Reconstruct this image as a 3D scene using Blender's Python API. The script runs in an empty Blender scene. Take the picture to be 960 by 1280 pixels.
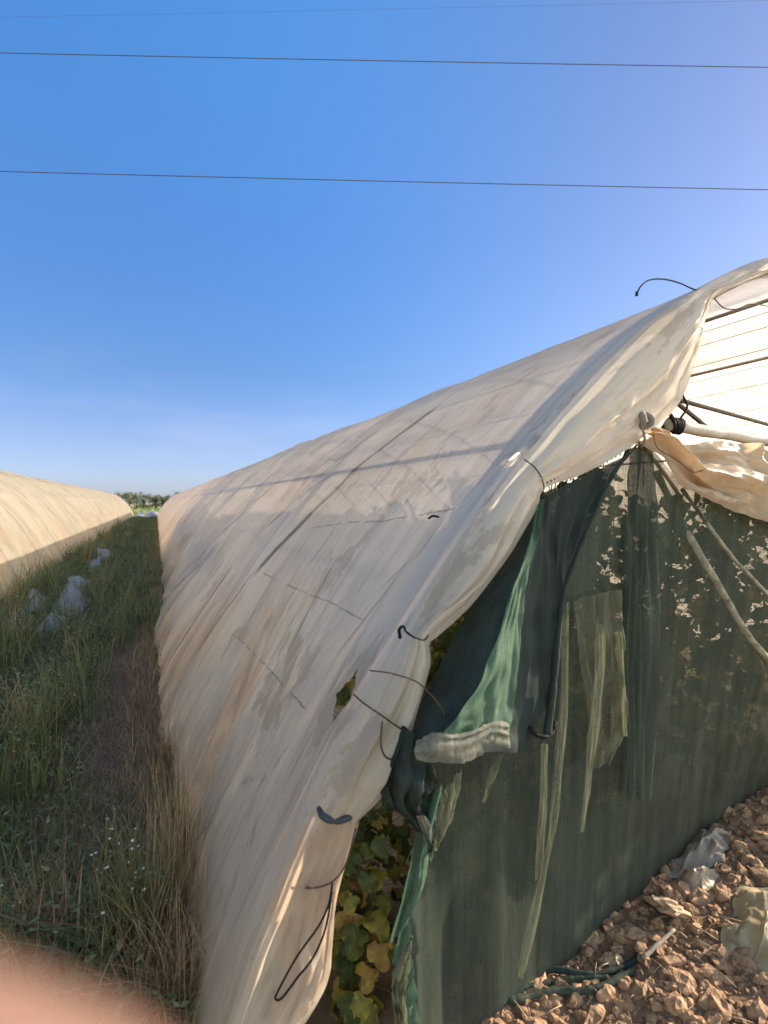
import bpy, math, random
from mathutils import Vector, noise, Matrix
random.seed(7)
R = math.radians
SC = bpy.context.scene
COL = SC.collection

# ------------------------------------------------------------------ camera, sky, sun, exposure
# world axes: +Y runs along the polytunnels, ground z = 0, the photographer stands at the origin
F, HOR = 700.0, 628.0
EYE = Vector((0, 0, 1.5))
YAW = math.atan(285 / F)
PITCH = math.atan((640 - HOR) / F)
cd = bpy.data.cameras.new('camera')
cd.sensor_fit = 'VERTICAL'; cd.sensor_height = 36; cd.sensor_width = 27
cd.lens = F / 1280 * 36
cd.clip_start = .004; cd.clip_end = 3000
cd.dof.use_dof = True; cd.dof.focus_distance = 3.2; cd.dof.aperture_fstop = 3.8
cam = bpy.data.objects.new('camera', cd); COL.objects.link(cam)
cam.location = EYE; cam.rotation_euler = (R(90) - PITCH, 0, -YAW)
SC.camera = cam

SUN_AZ, SUN_EL = R(92.5), R(23)
W = bpy.data.worlds.new('World'); SC.world = W; W.use_nodes = True
wn = W.node_tree; wn.nodes.clear()
sky = wn.nodes.new('ShaderNodeTexSky'); sky.sky_type = 'NISHITA'; sky.sun_disc = False
sky.sun_elevation = SUN_EL; sky.sun_rotation = SUN_AZ
sky.air_density = 1.0; sky.dust_density = .6; sky.ozone_density = 2.2; sky.altitude = 100
bg = wn.nodes.new('ShaderNodeBackground'); bg.inputs[1].default_value = .13
wo = wn.nodes.new('ShaderNodeOutputWorld')
def wnode(typ, **kw):
    x = wn.nodes.new(typ)
    for k_, v_ in kw.items(): setattr(x, k_, v_)
    return x
tcw = wnode('ShaderNodeTexCoord'); sxyz = wnode('ShaderNodeSeparateXYZ'); wn.links.new(tcw.outputs['Generated'], sxyz.inputs[0])
# the camera that took the picture saw a deeper blue and a paler haze than the plain sky model
rp = wnode('ShaderNodeValToRGB'); wn.links.new(sxyz.outputs[2], rp.inputs[0])
STOPS = ((.02, (.295, .335, .545)), (.1, (.30, .31, .445)), (.22, (.24, .312, .445)), (.42, (.245, .40, .583)), (.66, (.285, .57, .79)))
for q_ in STOPS[1:-1]: rp.color_ramp.elements.new(q_[0])
for k_, (p_, c_) in enumerate(STOPS): rp.color_ramp.elements[k_].position = p_; rp.color_ramp.elements[k_].color = (*c_, 1)
dt = wnode('ShaderNodeVectorMath', operation='DOT_PRODUCT'); wn.links.new(tcw.outputs['Generated'], dt.inputs[0])
dt.inputs[1].default_value = (math.sin(SUN_AZ) * math.cos(SUN_EL), math.cos(SUN_AZ) * math.cos(SUN_EL), math.sin(SUN_EL))
mr = wnode('ShaderNodeMapRange', interpolation_type='SMOOTHSTEP'); wn.links.new(dt.outputs['Value'], mr.inputs[0]); mr.inputs[1].default_value = .25; mr.inputs[2].default_value = .95
mx1 = wnode('ShaderNodeMix', data_type='RGBA'); wn.links.new(mr.outputs[0], mx1.inputs[0]); wn.links.new(rp.outputs[0], mx1.inputs[6]); mx1.inputs[7].default_value = (.375, .35, .412, 1)
cl = wnode('ShaderNodeTexNoise'); mpw = wnode('ShaderNodeMapping'); wn.links.new(tcw.outputs['Generated'], mpw.inputs[0]); mpw.inputs[3].default_value = (2.2, 2.2, 9); wn.links.new(mpw.outputs[0], cl.inputs[0])
cl.inputs['Scale'].default_value = 2.0; cl.inputs['Detail'].default_value = 7
clm = wnode('ShaderNodeMapRange', interpolation_type='SMOOTHSTEP'); wn.links.new(cl.outputs['Fac'], clm.inputs[0]); clm.inputs[1].default_value = .5; clm.inputs[2].default_value = .75
clz = wnode('ShaderNodeMapRange', interpolation_type='SMOOTHSTEP'); wn.links.new(sxyz.outputs[2], clz.inputs[0]); clz.inputs[1].default_value = .3; clz.inputs[2].default_value = .05; clz.inputs[4].default_value = .12
cmul = wnode('ShaderNodeMath', operation='MULTIPLY'); wn.links.new(clm.outputs[0], cmul.inputs[0]); wn.links.new(clz.outputs[0], cmul.inputs[1])
mul = wnode('ShaderNodeMix', data_type='RGBA', blend_type='MULTIPLY'); mul.inputs[0].default_value = 1
# added fill: unseen sky behind the photographer and round the sun made brighter, warmer
db = wnode('ShaderNodeVectorMath', operation='DOT_PRODUCT'); wn.links.new(tcw.outputs['Generated'], db.inputs[0]); db.inputs[1].default_value = (-math.sin(YAW), -math.cos(YAW), .15)
mb = wnode('ShaderNodeMapRange', interpolation_type='SMOOTHSTEP'); wn.links.new(db.outputs['Value'], mb.inputs[0]); mb.inputs[1].default_value = .0; mb.inputs[2].default_value = .6
mx2 = wnode('ShaderNodeMix', data_type='RGBA'); wn.links.new(mb.outputs[0], mx2.inputs[0]); wn.links.new(mx1.outputs[2], mx2.inputs[6]); mx2.inputs[7].default_value = (1.6, 1.25, .92, 1)
ms = wnode('ShaderNodeMapRange', interpolation_type='SMOOTHSTEP'); wn.links.new(dt.outputs['Value'], ms.inputs[0]); ms.inputs[1].default_value = .84; ms.inputs[2].default_value = 1.0
mx3 = wnode('ShaderNodeMix', data_type='RGBA'); wn.links.new(ms.outputs[0], mx3.inputs[0]); wn.links.new(mx2.outputs[2], mx3.inputs[6]); mx3.inputs[7].default_value = (2.4, 2.0, 1.7, 1)
wn.links.new(sky.outputs[0], mul.inputs[6]); wn.links.new(mx3.outputs[2], mul.inputs[7])
cmx = wnode('ShaderNodeMix', data_type='RGBA'); wn.links.new(cmul.outputs[0], cmx.inputs[0]); wn.links.new(mul.outputs[2], cmx.inputs[6]); cmx.inputs[7].default_value = (2.0, 2.15, 2.8, 1)
wn.links.new(cmx.outputs[2], bg.inputs[0]); wn.links.new(bg.outputs[0], wo.inputs[0])
ld = bpy.data.lights.new('sun', 'SUN'); ld.energy = 3.35; ld.angle = R(.5); ld.color = (1, .83, .62)
sun = bpy.data.objects.new('sun', ld); COL.objects.link(sun)
SDIR = Vector((math.sin(SUN_AZ) * math.cos(SUN_EL), math.cos(SUN_AZ) * math.cos(SUN_EL), math.sin(SUN_EL)))
sun.rotation_euler = SDIR.to_track_quat('Z', 'Y').to_euler(); sun.location = SDIR * 40
SC.view_settings.view_transform = 'Standard'; SC.view_settings.look = 'None'
SC.view_settings.gamma = 1; SC.view_settings.exposure = 1.7
SC.render.engine = 'CYCLES'
cy = SC.cycles
cy.use_denoising = True; cy.max_bounces = 10; cy.diffuse_bounces = 6; cy.transmission_bounces = 8
cy.transparent_max_bounces = 24; cy.sample_clamp_indirect = 8; cy.caustics_reflective = False; cy.caustics_refractive = False

# ------------------------------------------------------------------ helpers
def ray(px, py):
    d = Vector(((px - 480) / F, 1, (640 - py) / F))
    c, s = math.cos(PITCH), math.sin(PITCH)
    d = Vector((d.x, d.y * c + d.z * s, d.z * c - d.y * s))
    c, s = math.cos(YAW), math.sin(YAW)
    return Vector((d.x * c + d.y * s, d.y * c - d.x * s, d.z))
def at(px, py, Y):
    d = ray(px, py); return EYE + d * (Y / d.y)
def on_ground(px, py, z=0.0):
    d = ray(px, py); return EYE + d * ((z - EYE.z) / d.z)
def nz(x, y=0., z=0.): return noise.noise(Vector((x, y, z)))
def sm(a, b, x):
    t = min(1, max(0, (x - a) / (b - a))); return t * t * (3 - 2 * t)
def lerp(a, b, t): return a + (b - a) * t
def poly(pts, x):
    if x <= pts[0][0]: return pts[0][1]
    for (a, b), (c, d) in zip(pts, pts[1:]):
        if x <= c: return lerp(b, d, (x - a) / (c - a))
    return pts[-1][1]

class MB:
    def __init__(s): s.v = []; s.f = []; s.uv = {}; s.attr = []
    def grid(s, nu, nv, fn, uvfn=None, a=None):
        o = len(s.v)
        for j in range(nv):
            for i in range(nu):
                s.v.append(fn(i, j)); s.attr.append(a if a is not None else 0)
                if uvfn: s.uv[o + j * nu + i] = uvfn(i, j)
        for j in range(nv - 1):
            for i in range(nu - 1):
                k = o + j * nu + i; s.f.append((k, k + 1, k + nu + 1, k + nu))
    def tube(s, pts, rad, n=8, a=0):
        pts = [Vector(p) for p in pts]; m = len(pts)
        t0 = (pts[1] - pts[0]).normalized()
        nrm = t0.orthogonal().normalized(); o = len(s.v)
        for i, p in enumerate(pts):
            t = (pts[min(i + 1, m - 1)] - pts[max(i - 1, 0)]).normalized()
            nrm = (nrm - t * nrm.dot(t)).normalized(); b = t.cross(nrm)
            r = rad(i / (m - 1)) if callable(rad) else rad
            for k in range(n):
                q = 2 * math.pi * k / n
                s.v.append(p + nrm * r * math.cos(q) + b * r * math.sin(q)); s.attr.append(a)
        for i in range(m - 1):
            for k in range(n):
                k2 = (k + 1) % n
                s.f.append((o + i * n + k, o + i * n + k2, o + (i + 1) * n + k2, o + (i + 1) * n + k))
        s.f.append(tuple(o + k for k in reversed(range(n)))); s.f.append(tuple(o + (m - 1) * n + k for k in range(n)))
    def add(s, vs, fs, a=0):
        o = len(s.v); s.v += vs; s.attr += a if isinstance(a, list) else [a] * len(vs); s.f += [tuple(o + k for k in q) for q in fs]
    def mesh(s, name, smooth=True):
        me = bpy.data.meshes.new(name); me.from_pydata([tuple(p) for p in s.v], [], s.f)
        if s.uv:
            u = me.uv_layers.new(name='uv')
            for l in me.loops: u.data[l.index].uv = s.uv.get(l.vertex_index, (0, 0))
        at_ = me.attributes.new('tint', 'FLOAT', 'POINT'); at_.data.foreach_set('value', [float(x) for x in s.attr])
        if smooth: me.polygons.foreach_set('use_smooth', [True] * len(me.polygons))
        me.update(); return me
    def build(s, name, mat, parent=None, smooth=True, loc=None):
        me = s.mesh(name, smooth); me.materials.append(mat)
        ob = bpy.data.objects.new(name, me); COL.objects.link(ob)
        if parent:
            ob.parent = parent; ob.matrix_parent_inverse = Matrix.Translation(-parent.location)
        if loc is not None:       # rest the origin at loc, geometry unmoved
            me.transform(Matrix.Translation(-Vector(loc))); ob.location = loc
        return ob
def tag(o, label=None, cat=None, group=None, kind=None):
    for k, v in (('label', label), ('category', cat), ('group', group), ('kind', kind)):
        if v: o[k] = v
    return o
def empty(name, loc, label, cat, group=None):
    o = bpy.data.objects.new(name, None); COL.objects.link(o); o.location = loc; o.empty_display_size = .1
    return tag(o, label, cat, group)
def copy_tree(o, parent=None):
    c = o.copy(); COL.objects.link(c); c.parent = parent
    for ch in list(o.children): copy_tree(ch, c)
    return c
def spline(pts, n):
    pts = [Vector(p) for p in pts]; out = []
    P = [pts[0] * 2 - pts[1]] + pts + [pts[-1] * 2 - pts[-2]]
    for k in range(n):
        t = k / (n - 1) * (len(pts) - 1); i = min(int(t), len(pts) - 2); t -= i
        a, b, c, d = P[i:i + 4]
        out.append(.5 * (2 * b + (c - a) * t + (2 * a - 5 * b + 4 * c - d) * t * t + (3 * b - a - 3 * c + d) * t ** 3))
    return out

# ------------------------------------------------------------------ materials
class NT:
    def __init__(s, name):
        s.m = bpy.data.materials.new(name); s.m.use_nodes = True
        s.t = s.m.node_tree; s.t.nodes.clear(); s.out = s.n('ShaderNodeOutputMaterial')
    def n(s, typ, **kw):
        x = s.t.nodes.new(typ)
        for k, v in kw.items(): setattr(x, k, v)
        return x
    def set(s, sock, v):
        if v is None: return
        if isinstance(v, bpy.types.NodeSocket): s.t.links.new(v, sock)
        elif isinstance(v, (tuple, list)) and len(v) == 3 and sock.type == 'RGBA': sock.default_value = (*v, 1)
        else: sock.default_value = v
    def math(s, op, a, b=None, c=None, clamp=False):
        x = s.n('ShaderNodeMath', operation=op, use_clamp=clamp)
        for i, v in enumerate((a, b, c)): s.set(x.inputs[i], v)
        return x.outputs[0]
    def noise(s, vec, scale, detail=4, rough=.55, dist=0.):
        x = s.n('ShaderNodeTexNoise'); s.set(x.inputs['Vector'], vec)
        x.inputs['Scale'].default_value = scale; x.inputs['Detail'].default_value = detail
        x.inputs['Roughness'].default_value = rough; x.inputs['Distortion'].default_value = dist
        return x.outputs['Fac']
    def mapping(s, vec, scale=(1, 1, 1), loc=(0, 0, 0), rot=(0, 0, 0)):
        x = s.n('ShaderNodeMapping'); s.set(x.inputs[0], vec)
        x.inputs['Location'].default_value = loc; x.inputs['Scale'].default_value = scale; x.inputs['Rotation'].default_value = rot
        return x.outputs[0]
    def ramp(s, fac, stops):
        x = s.n('ShaderNodeValToRGB'); s.set(x.inputs[0], fac); e = x.color_ramp.elements
        while len(e) < len(stops): e.new(.5)
        for q, (p, c) in zip(e, stops):
            q.position = p; q.color = (*c, 1) if isinstance(c, (tuple, list)) else (c, c, c, 1)
        return x.outputs[0]
    def mix(s, fac, a, b, mode='MIX'):
        x = s.n('ShaderNodeMix', data_type='RGBA', blend_type=mode)
        s.set(x.inputs[0], fac); s.set(x.inputs[6], a); s.set(x.inputs[7], b); return x.outputs[2]
    def step(s, x, a, b):
        m = s.n('ShaderNodeMapRange', interpolation_type='SMOOTHSTEP'); s.set(m.inputs[0], x)
        s.set(m.inputs[1], a); s.set(m.inputs[2], b); return m.outputs[0]
    def bump(s, h, strength, dist=.01):
        x = s.n('ShaderNodeBump'); x.inputs['Strength'].default_value = strength; x.inputs['Distance'].default_value = dist
        s.set(x.inputs['Height'], h); return x.outputs[0]
    def shader(s, typ, **kw):
        x = s.n(typ)
        for k, v in kw.items(): s.set(x.inputs[k.replace('_', ' ')], v)
        return x.outputs[0]
    def mixs(s, fac, a, b):
        x = s.n('ShaderNodeMixShader'); s.set(x.inputs[0], fac); s.set(x.inputs[1], a); s.set(x.inputs[2], b); return x.outputs[0]
    def finish(s, sh): s.t.links.new(sh, s.out.inputs[0]); return s.m
    def obj(s): return s.n('ShaderNodeTexCoord').outputs['Object']
    def pos(s): return s.n('ShaderNodeNewGeometry').outputs['Position']
    def tint(s): return s.n('ShaderNodeAttribute', attribute_name='tint').outputs['Fac']
    def sep(s, v):
        x = s.n('ShaderNodeSeparateXYZ'); s.set(x.inputs[0], v); return x.outputs

def simple(name, col, rough=.6, var=.3, scale=8, bump=.2, bd=.01, metal=0., stretch=(1, 1, 1), dark=None, spec=.4):
    t = NT(name); v = t.mapping(t.obj(), stretch); f = t.noise(v, scale, 6)
    d = dark or tuple(c * (1 - var) for c in col); l = tuple(min(1, c * (1 + var * .6)) for c in col)
    return t.finish(t.shader('ShaderNodeBsdfPrincipled', Base_Color=t.ramp(f, [(.3, d), (.7, l)]), Roughness=rough, Metallic=metal, Specular_IOR_Level=spec,
                             Normal=t.bump(t.noise(v, scale * 4, 5), bump, bd)))
def leafmat(name, stops, trans=.35):
    t = NT(name); a = t.tint(); c = t.ramp(a, stops)
    c = t.mix(t.step(t.noise(t.obj(), 30, 3), .45, .75), c, t.mix(.5, c, (.02, .02, .008)))
    d = t.shader('ShaderNodeBsdfPrincipled', Base_Color=c, Roughness=.6)
    return t.finish(t.mixs(trans, d, t.shader('ShaderNodeBsdfTranslucent', Color=c)))

def film_material(name, base, warm, holes=(), lines=(), bands=(), rust=.5, trans=.56, clear=.08):
    """weathered polythene: uv = metres round the arch, metres along the tunnel"""
    t = NT(name); uv = t.n('ShaderNodeTexCoord').outputs['UV']; u, v, _ = t.sep(uv)
    streak = t.noise(t.mapping(uv, (.55, 11, 1), rot=(0, 0, R(3))), 1.3, 6, .6)
    fine = t.noise(t.mapping(uv, (1.6, 38, 1)), 1, 5, .6)
    blot = t.noise(uv, .75, 6, .62, .4)
    blot2 = t.noise(t.mapping(uv, (.8, 1.6, 1), (7, 3, 0)), 1.1, 6, .6, .5)
    c = t.mix(t.step(blot, .42, .66), base, tuple(b * q for b, q in zip(base, (.80, .77, .73))))
    c = t.mix(t.math('MULTIPLY', t.step(t.noise(t.mapping(uv, (.7, 1.5, 1), (2, 9, 0)), 1.7, 7, .65, .8), .55, .70), .38), c, (.36, .29, .22))
    c = t.mix(t.math('MULTIPLY', t.step(blot2, .5, .72), rust), c, warm)
    grime = t.math('MULTIPLY', t.step(streak, .47, .76), .36)
    c = t.mix(grime, c, (.27, .225, .18))
    c = t.mix(t.math('MULTIPLY', t.step(fine, .5, .78), .2), c, (.28, .235, .19))
    scuff = t.math('MULTIPLY', t.step(t.noise(t.mapping(uv, (2.2, 52, 1), (4, 1, 0), (0, 0, R(-5))), 1, 4, .7), .57, .64), t.step(t.noise(uv, 1.9, 4), .46, .62))
    c = t.mix(t.math('MULTIPLY', scuff, .42), c, (.24, .20, .165))
    edge = t.noise(t.mapping(uv, (1, 1.9, 1), (13, 5, 0)), 1.25, 8, .68, .5)
    c = t.mix(t.math('MULTIPLY', t.step(edge, .555, .58), .46), c, (.33, .28, .235))
    peach = t.math('MULTIPLY', t.step(t.noise(t.mapping(uv, (.9, 1.3, 1), (21, 2, 0)), 1.0, 6, .6, .6), .52, .60), t.step(u, 1.7, .8))
    c = t.mix(t.math('MULTIPLY', peach, .45), c, (.66, .43, .28))
    dots = t.step(t.noise(uv, 85, 2, .7), .66, .72)
    c = t.mix(t.math('MULTIPLY', t.math('MULTIPLY', dots, t.step(t.noise(uv, 2.4, 3), .5, .65)), .55), c, (.16, .12, .09))
    # splashed soil along the foot of the cover
    foot = t.math('MULTIPLY', t.step(u, .55, .0), t.step(t.noise(t.mapping(uv, (2, 5, 1)), 1.5, 6), .3, .7))
    c = t.mix(t.math('MULTIPLY', foot, .35), c, (.26, .18, .12))
    spk = t.step(t.noise(uv, 60, 1), .74, .80)
    c = t.mix(t.math('MULTIPLY', spk, .5), c, (.1, .08, .06))
    wob = t.math('SUBTRACT', t.noise(uv, 2.5, 4), .5)
    for (u0, u1, v0, wid, sl, st) in bands:          # dirt streaks down the cover, and hoop shade painted as dark bands
        cv = t.math('ADD', t.math('ADD', v, t.math('MULTIPLY', t.math('SUBTRACT', u, (u0 + u1) / 2), sl)), t.math('MULTIPLY', wob, .05 + wid))
        d = t.math('ABSOLUTE', t.math('SUBTRACT', cv, v0))
        m = t.math('MULTIPLY', t.step(d, wid, wid * .25), t.math('MULTIPLY', t.step(u, u0, u0 + .15), t.step(u, u1, u1 - .15)))
        c = t.mix(t.math('MULTIPLY', m, t.math('MULTIPLY', t.step(fine, -.3, .4), st)), c, (.10, .085, .07))
    for (u0, v0, v1, sl) in lines:                   # stitched creases along the tunnel
        cu = t.math('ADD', t.math('ADD', u, t.math('MULTIPLY', wob, .05)), t.math('MULTIPLY', t.math('SUBTRACT', v, v0), sl))
        d = t.math('ABSOLUTE', t.math('SUBTRACT', cu, u0))
        m = t.math('MULTIPLY', t.step(d, .006, .001), t.math('MULTIPLY', t.step(v, v0, v0 + .08), t.step(v, v1, v1 - .08)))
        c = t.mix(t.math('MULTIPLY', m, t.math('MULTIPLY', t.step(t.noise(uv, 9, 2), .35, .6), .75)), c, (.10, .08, .065))
    h = t.math('ADD', t.math('ADD', t.math('MULTIPLY', streak, .5), t.math('MULTIPLY', t.noise(t.mapping(uv, (3, 9, 1)), 2.2, 5), .5)), t.math('ADD', t.math('MULTIPLY', t.math('ABSOLUTE', t.math('SUBTRACT', t.noise(t.mapping(uv, (1.6, 7, 1), rot=(0, 0, R(22))), 1.6, 3, .5, .6), .5)), -1.2), t.math('MULTIPLY', t.math('ABSOLUTE', t.math('SUBTRACT', t.noise(t.mapping(uv, (5, 14, 1), rot=(0, 0, R(-14))), 1.5, 4, .6, .8), .5)), -.6)))
    nrm = t.bump(h, .34, .018)
    d = t.shader('ShaderNodeBsdfPrincipled', Base_Color=c, Roughness=.36, Specular_IOR_Level=.5, Normal=nrm)
    tr = t.shader('ShaderNodeBsdfTranslucent', Color=t.mix(.35, c, tuple(min(1, b * 1.15) for b in warm)), Normal=nrm)
    sh = t.mixs(trans, d, tr)
    sh = t.mixs(clear, sh, t.shader('ShaderNodeBsdfTransparent', Color=(1, .95, .88)))
    for (u0, v0, ru, rv, rot) in holes:
        du = t.math('SUBTRACT', u, u0); dv = t.math('SUBTRACT', v, v0); cs, sn = math.cos(rot), math.sin(rot)
        a = t.math('DIVIDE', t.math('ADD', t.math('MULTIPLY', du, cs), t.math('MULTIPLY', dv, sn)), ru)
        b = t.math('DIVIDE', t.math('SUBTRACT', t.math('MULTIPLY', dv, cs), t.math('MULTIPLY', du, sn)), rv)
        r = t.math('ADD', t.math('ADD', t.math('ABSOLUTE', a), t.math('ABSOLUTE', b)), t.math('MULTIPLY', t.math('SUBTRACT', t.noise(uv, 28, 2), .5), .9))
        sh = t.mixs(t.step(r, 1.0, .97), sh, t.shader('ShaderNodeBsdfTransparent'))
    return t.finish(sh)

def net_material(name, col, see, trans=.25, frayed=None, rag=.3):
    t = NT(name); o = t.obj()
    v = t.noise(t.mapping(o, (14, 14, .9)), 1.6, 6, .62)
    th = t.math('ADD', t.math('MULTIPLY', t.noise(t.mapping(o, (170, 170, 10)), 1, 2), .6), t.math('MULTIPLY', t.noise(t.mapping(o, (12, 12, 260)), 1, 2), .4))
    c = t.ramp(v, [(.32, tuple(k * .6 for k in col)), (.7, tuple(k * 1.35 for k in col))])
    if frayed: c = t.mix(t.math('MULTIPLY', t.step(th, .5, .7), .6), c, frayed)
    d = t.shader('ShaderNodeBsdfPrincipled', Base_Color=c, Roughness=.7, Specular_IOR_Level=.2, Normal=t.bump(th, .4, .004))
    sh = t.mixs(trans, d, t.shader('ShaderNodeBsdfTranslucent', Color=c))
    f = t.math('ADD', see, t.math('ADD', t.math('MULTIPLY', t.math('SUBTRACT', v, .5), rag), t.math('MULTIPLY', t.math('SUBTRACT', th, .5), .35)), clamp=True)
    return t.finish(t.mixs(f, sh, t.shader('ShaderNodeBsdfTransparent')))

# ------------------------------------------------------------------ tunnel shape
HOOP_Y, BASE_X, MID_X = 1.4, .13, 2.8
half = [(.13, 0, 0), (.25, 0, .35), (.43, 0, .73), (.69, 0, 1.15), (1.05, 0, 1.60), (1.48, 0, 2.01), (1.81, 0, 2.23), (2.13, 0, 2.375), (2.5, 0, 2.475), (2.8, 0, 2.5)]
full = half + [(2 * MID_X - x, 0, z) for x, _, z in reversed(half[:-1])]
dense = spline(full, 800)
acc = [0]
for a, b in zip(dense, dense[1:]): acc.append(acc[-1] + (b - a).length)
LEN = acc[-1]
def prof(s):
    s = min(max(s, 0), LEN); lo, hi = 0, len(acc) - 1
    while hi - lo > 1:
        m = (lo + hi) // 2
        if acc[m] <= s: lo = m
        else: hi = m
    t = (s - acc[lo]) / (acc[hi] - acc[lo]); p = dense[lo].lerp(dense[hi], t)
    d = (dense[hi] - dense[lo]).normalized(); return p.x, p.z, Vector((-d.z, 0, d.x))   # outward normal
PURL = [film_hit_s for film_hit_s in (.258, .375, .5, .585, .71)]
HOOPS = [HOOP_Y + 2.45 * k for k in range(26)]
END_Y = HOOPS[-1] + .02
def surf(s, Y, seed=0.0, front=HOOP_Y):
    x, z, n = prof(s); k = (Y - HOOP_Y) / 2.45; dy = abs(k - round(k)) * 2.45
    d = .006 * math.exp(-(dy / .07) ** 2) - .03 * (1 - math.exp(-(dy / .5) ** 2)); fr = 1 - .85 * math.exp(-(dy / .2) ** 2); fp = 1 - .9 * max(math.exp(-((s - LEN * q) / .11) ** 2) for q in PURL); fr *= fp; d *= fp
    d += ((.04 + .035 * sm(5, 9, Y)) * nz(s * .5 + seed, Y * .55, 1.3) + .018 * nz(s * .8, Y * 2.3 + seed, 4.1)) * fr
    d += .0035 * nz(s * .9 + Y * .25, Y * 7.5, seed + 8) * (.4 + 1.2 * abs(nz(s * .7, Y * .8, 3 + seed))) + .001 * nz(s * 2.5, Y * 22, seed)
    low = 1 - sm(0, .7, s); lowr = 1 - sm(0, .7, LEN - s)
    d += (low + lowr) * (.02 + .02 * nz(Y * 3.1, s * 2, seed) + .012 * nz(Y * 9, s, seed))
    if seed == 0: d += .12 * math.exp(-((Y - 6) / 3.2) ** 2) * (1 - sm(0, 1.1, s))
    k = math.exp(-((Y - front) / .06) ** 2)
    if front == HOOP_Y and Y < 2.4: d += .03 * math.exp(-((Y - HOOP_Y) / .12) ** 2) * (.8 + .4 * nz(s * 1.8, 3, 3)) * sm(.1, .5, s) * (1 - .8 * sm(2.2, 2.9, s))
    return Vector((x, Y, z)) + n * (d * (1 - .85 * k) + .027 + .012 * k)
def film_hit(px, py):
    d = ray(px, py); best = None; prev = None
    for i in range(0, 401):
        s = LEN * i / 400; x, z, _ = prof(s); c = x * d.z - (z - EYE.z) * d.x
        if prev is not None and c * prev[1] < 0:
            q = prev[0] + (s - prev[0]) * prev[1] / (prev[1] - c); x, z, _ = prof(q)
            t = (x * d.x + (z - EYE.z) * d.z) / (d.x ** 2 + d.z ** 2)
            if t > 0 and (best is None or t < best[2]): best = (q, t * d.y, t)
        prev = (s, c)
    return (best[0], best[1]) if best else film_hit(px + 4, py)
def steps(a, b, h0, grow):
    out = [a]; h = h0
    while out[-1] < b: out.append(out[-1] + h); h *= grow
    out[-1] = b; return out

# ------------------------------------------------------------------ the ground
def skew(x): return .195 * min(2.2, max(0, x - .95))
def gh(x, y):
    h = .05 * nz(x * .5, y * .35, 9) + .02 * nz(x * 2.2, y * 2.2, 2)
    near = math.exp(-(max(0, abs(x - .5) - 3.2) / 2) ** 2)
    m = .19 * sm(.8, 2.5, x) * math.exp(-(max(0, y - 1.25 - skew(x)) / .35) ** 2) * sm(-1.2, 1.0, y) * (1 - sm(3.4, 4.6, x))
    h = h * (1 if y > -2 else .3) * near + m
    if x > .5 and y < 2.1: h += (.022 * nz(x * 6, y * 6, 3) + .012 * nz(x * 15, y * 15, 5)) * sm(.5, 1.0, x) * near
    # shallow ditch between the tunnels
    h += -.06 * math.exp(-((x + .9) / .5) ** 2) * sm(0, 2, y) + .06 * math.exp(-((x + 1.9) / .35) ** 2) * sm(3, 6, y) * (1 + nz(y * .8, 1, 7))
    return h
def axis(lo, hi, h, grow, L):
    a = [lo + (hi - lo) * i / round((hi - lo) / h) for i in range(round((hi - lo) / h) + 1)]
    s, p = h, hi
    while p < L: s *= grow; p += s; a.append(p)
    s, p, b = h, lo, []
    while p > -L: s *= grow; p -= s; b.append(p)
    return b[::-1] + a
gx, gy = axis(-2.6, 2.8, .035, 1.16, 900), axis(-.2, 5, .04, 1.09, 900)
g = MB(); g.grid(len(gx), len(gy), lambda i, j: Vector((gx[i], gy[j], gh(gx[i], gy[j]))))
t = NT('earth'); p = t.pos(); X, Y, Z = t.sep(p)
soil = t.ramp(t.noise(p, 5, 8, .65), [(.3, (.19, .12, .075)), (.52, (.33, .215, .14)), (.75, (.44, .30, .20))])
moss = t.ramp(t.noise(p, 4, 7, .65), [(.3, (.055, .065, .03)), (.55, (.11, .105, .055)), (.8, (.20, .145, .09))])
straw = t.ramp(t.noise(t.mapping(p, (3, 1.5, 1)), 6, 7, .7), [(.3, (.15, .09, .06)), (.6, (.28, .18, .115)), (.8, (.42, .30, .19))])
tr = t.math('MULTIPLY', t.step(t.math('ABSOLUTE', t.math('ADD', X, .15)), .5, .15), t.step(t.noise(p, 1.2, 5), .3, .55))
path = t.mix(tr, moss, straw)
XN = t.math('ADD', X, t.math('MULTIPLY', t.noise(p, 3, 3), .3))
inside = t.math('MULTIPLY', t.step(XN, .45, .7), t.step(Y, 1.75, 2.2))
c = t.mix(t.step(XN, .45, .7), path, soil)
pale = t.ramp(t.noise(p, 6, 6), [(.3, (.36, .30, .22)), (.7, (.56, .48, .37))])      # ground under the covers made paler to bounce light into the film
c = t.mix(t.math('MAXIMUM', inside, t.step(XN, -2.15, -2.35)), c, pale)
earth = t.finish(t.shader('ShaderNodeBsdfPrincipled', Base_Color=c, Roughness=.95, Specular_IOR_Level=.1,
                          Normal=t.bump(t.noise(p, 26, 8, .7), .8, .03)))
tag(g.build('ground', earth), kind='structure')
t = NT('far_field'); p = t.pos()
c = t.ramp(t.noise(t.mapping(p, (.25, .05, 1)), 1, 6, .6), [(.3, (.10, .15, .035)), (.55, (.17, .22, .06)), (.75, (.26, .26, .09))])
fm = t.finish(t.shader('ShaderNodeBsdfPrincipled', Base_Color=c, Roughness=.95))
fld = MB(); xs = [-160 + 8 * i for i in range(41)]; ys = [67 + 4 * j for j in range(40)]
fld.grid(41, 40, lambda i, j: Vector((xs[i], ys[j], gh(xs[i], ys[j]) + .06)))
tag(fld.build('field', fm), kind='structure')

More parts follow.
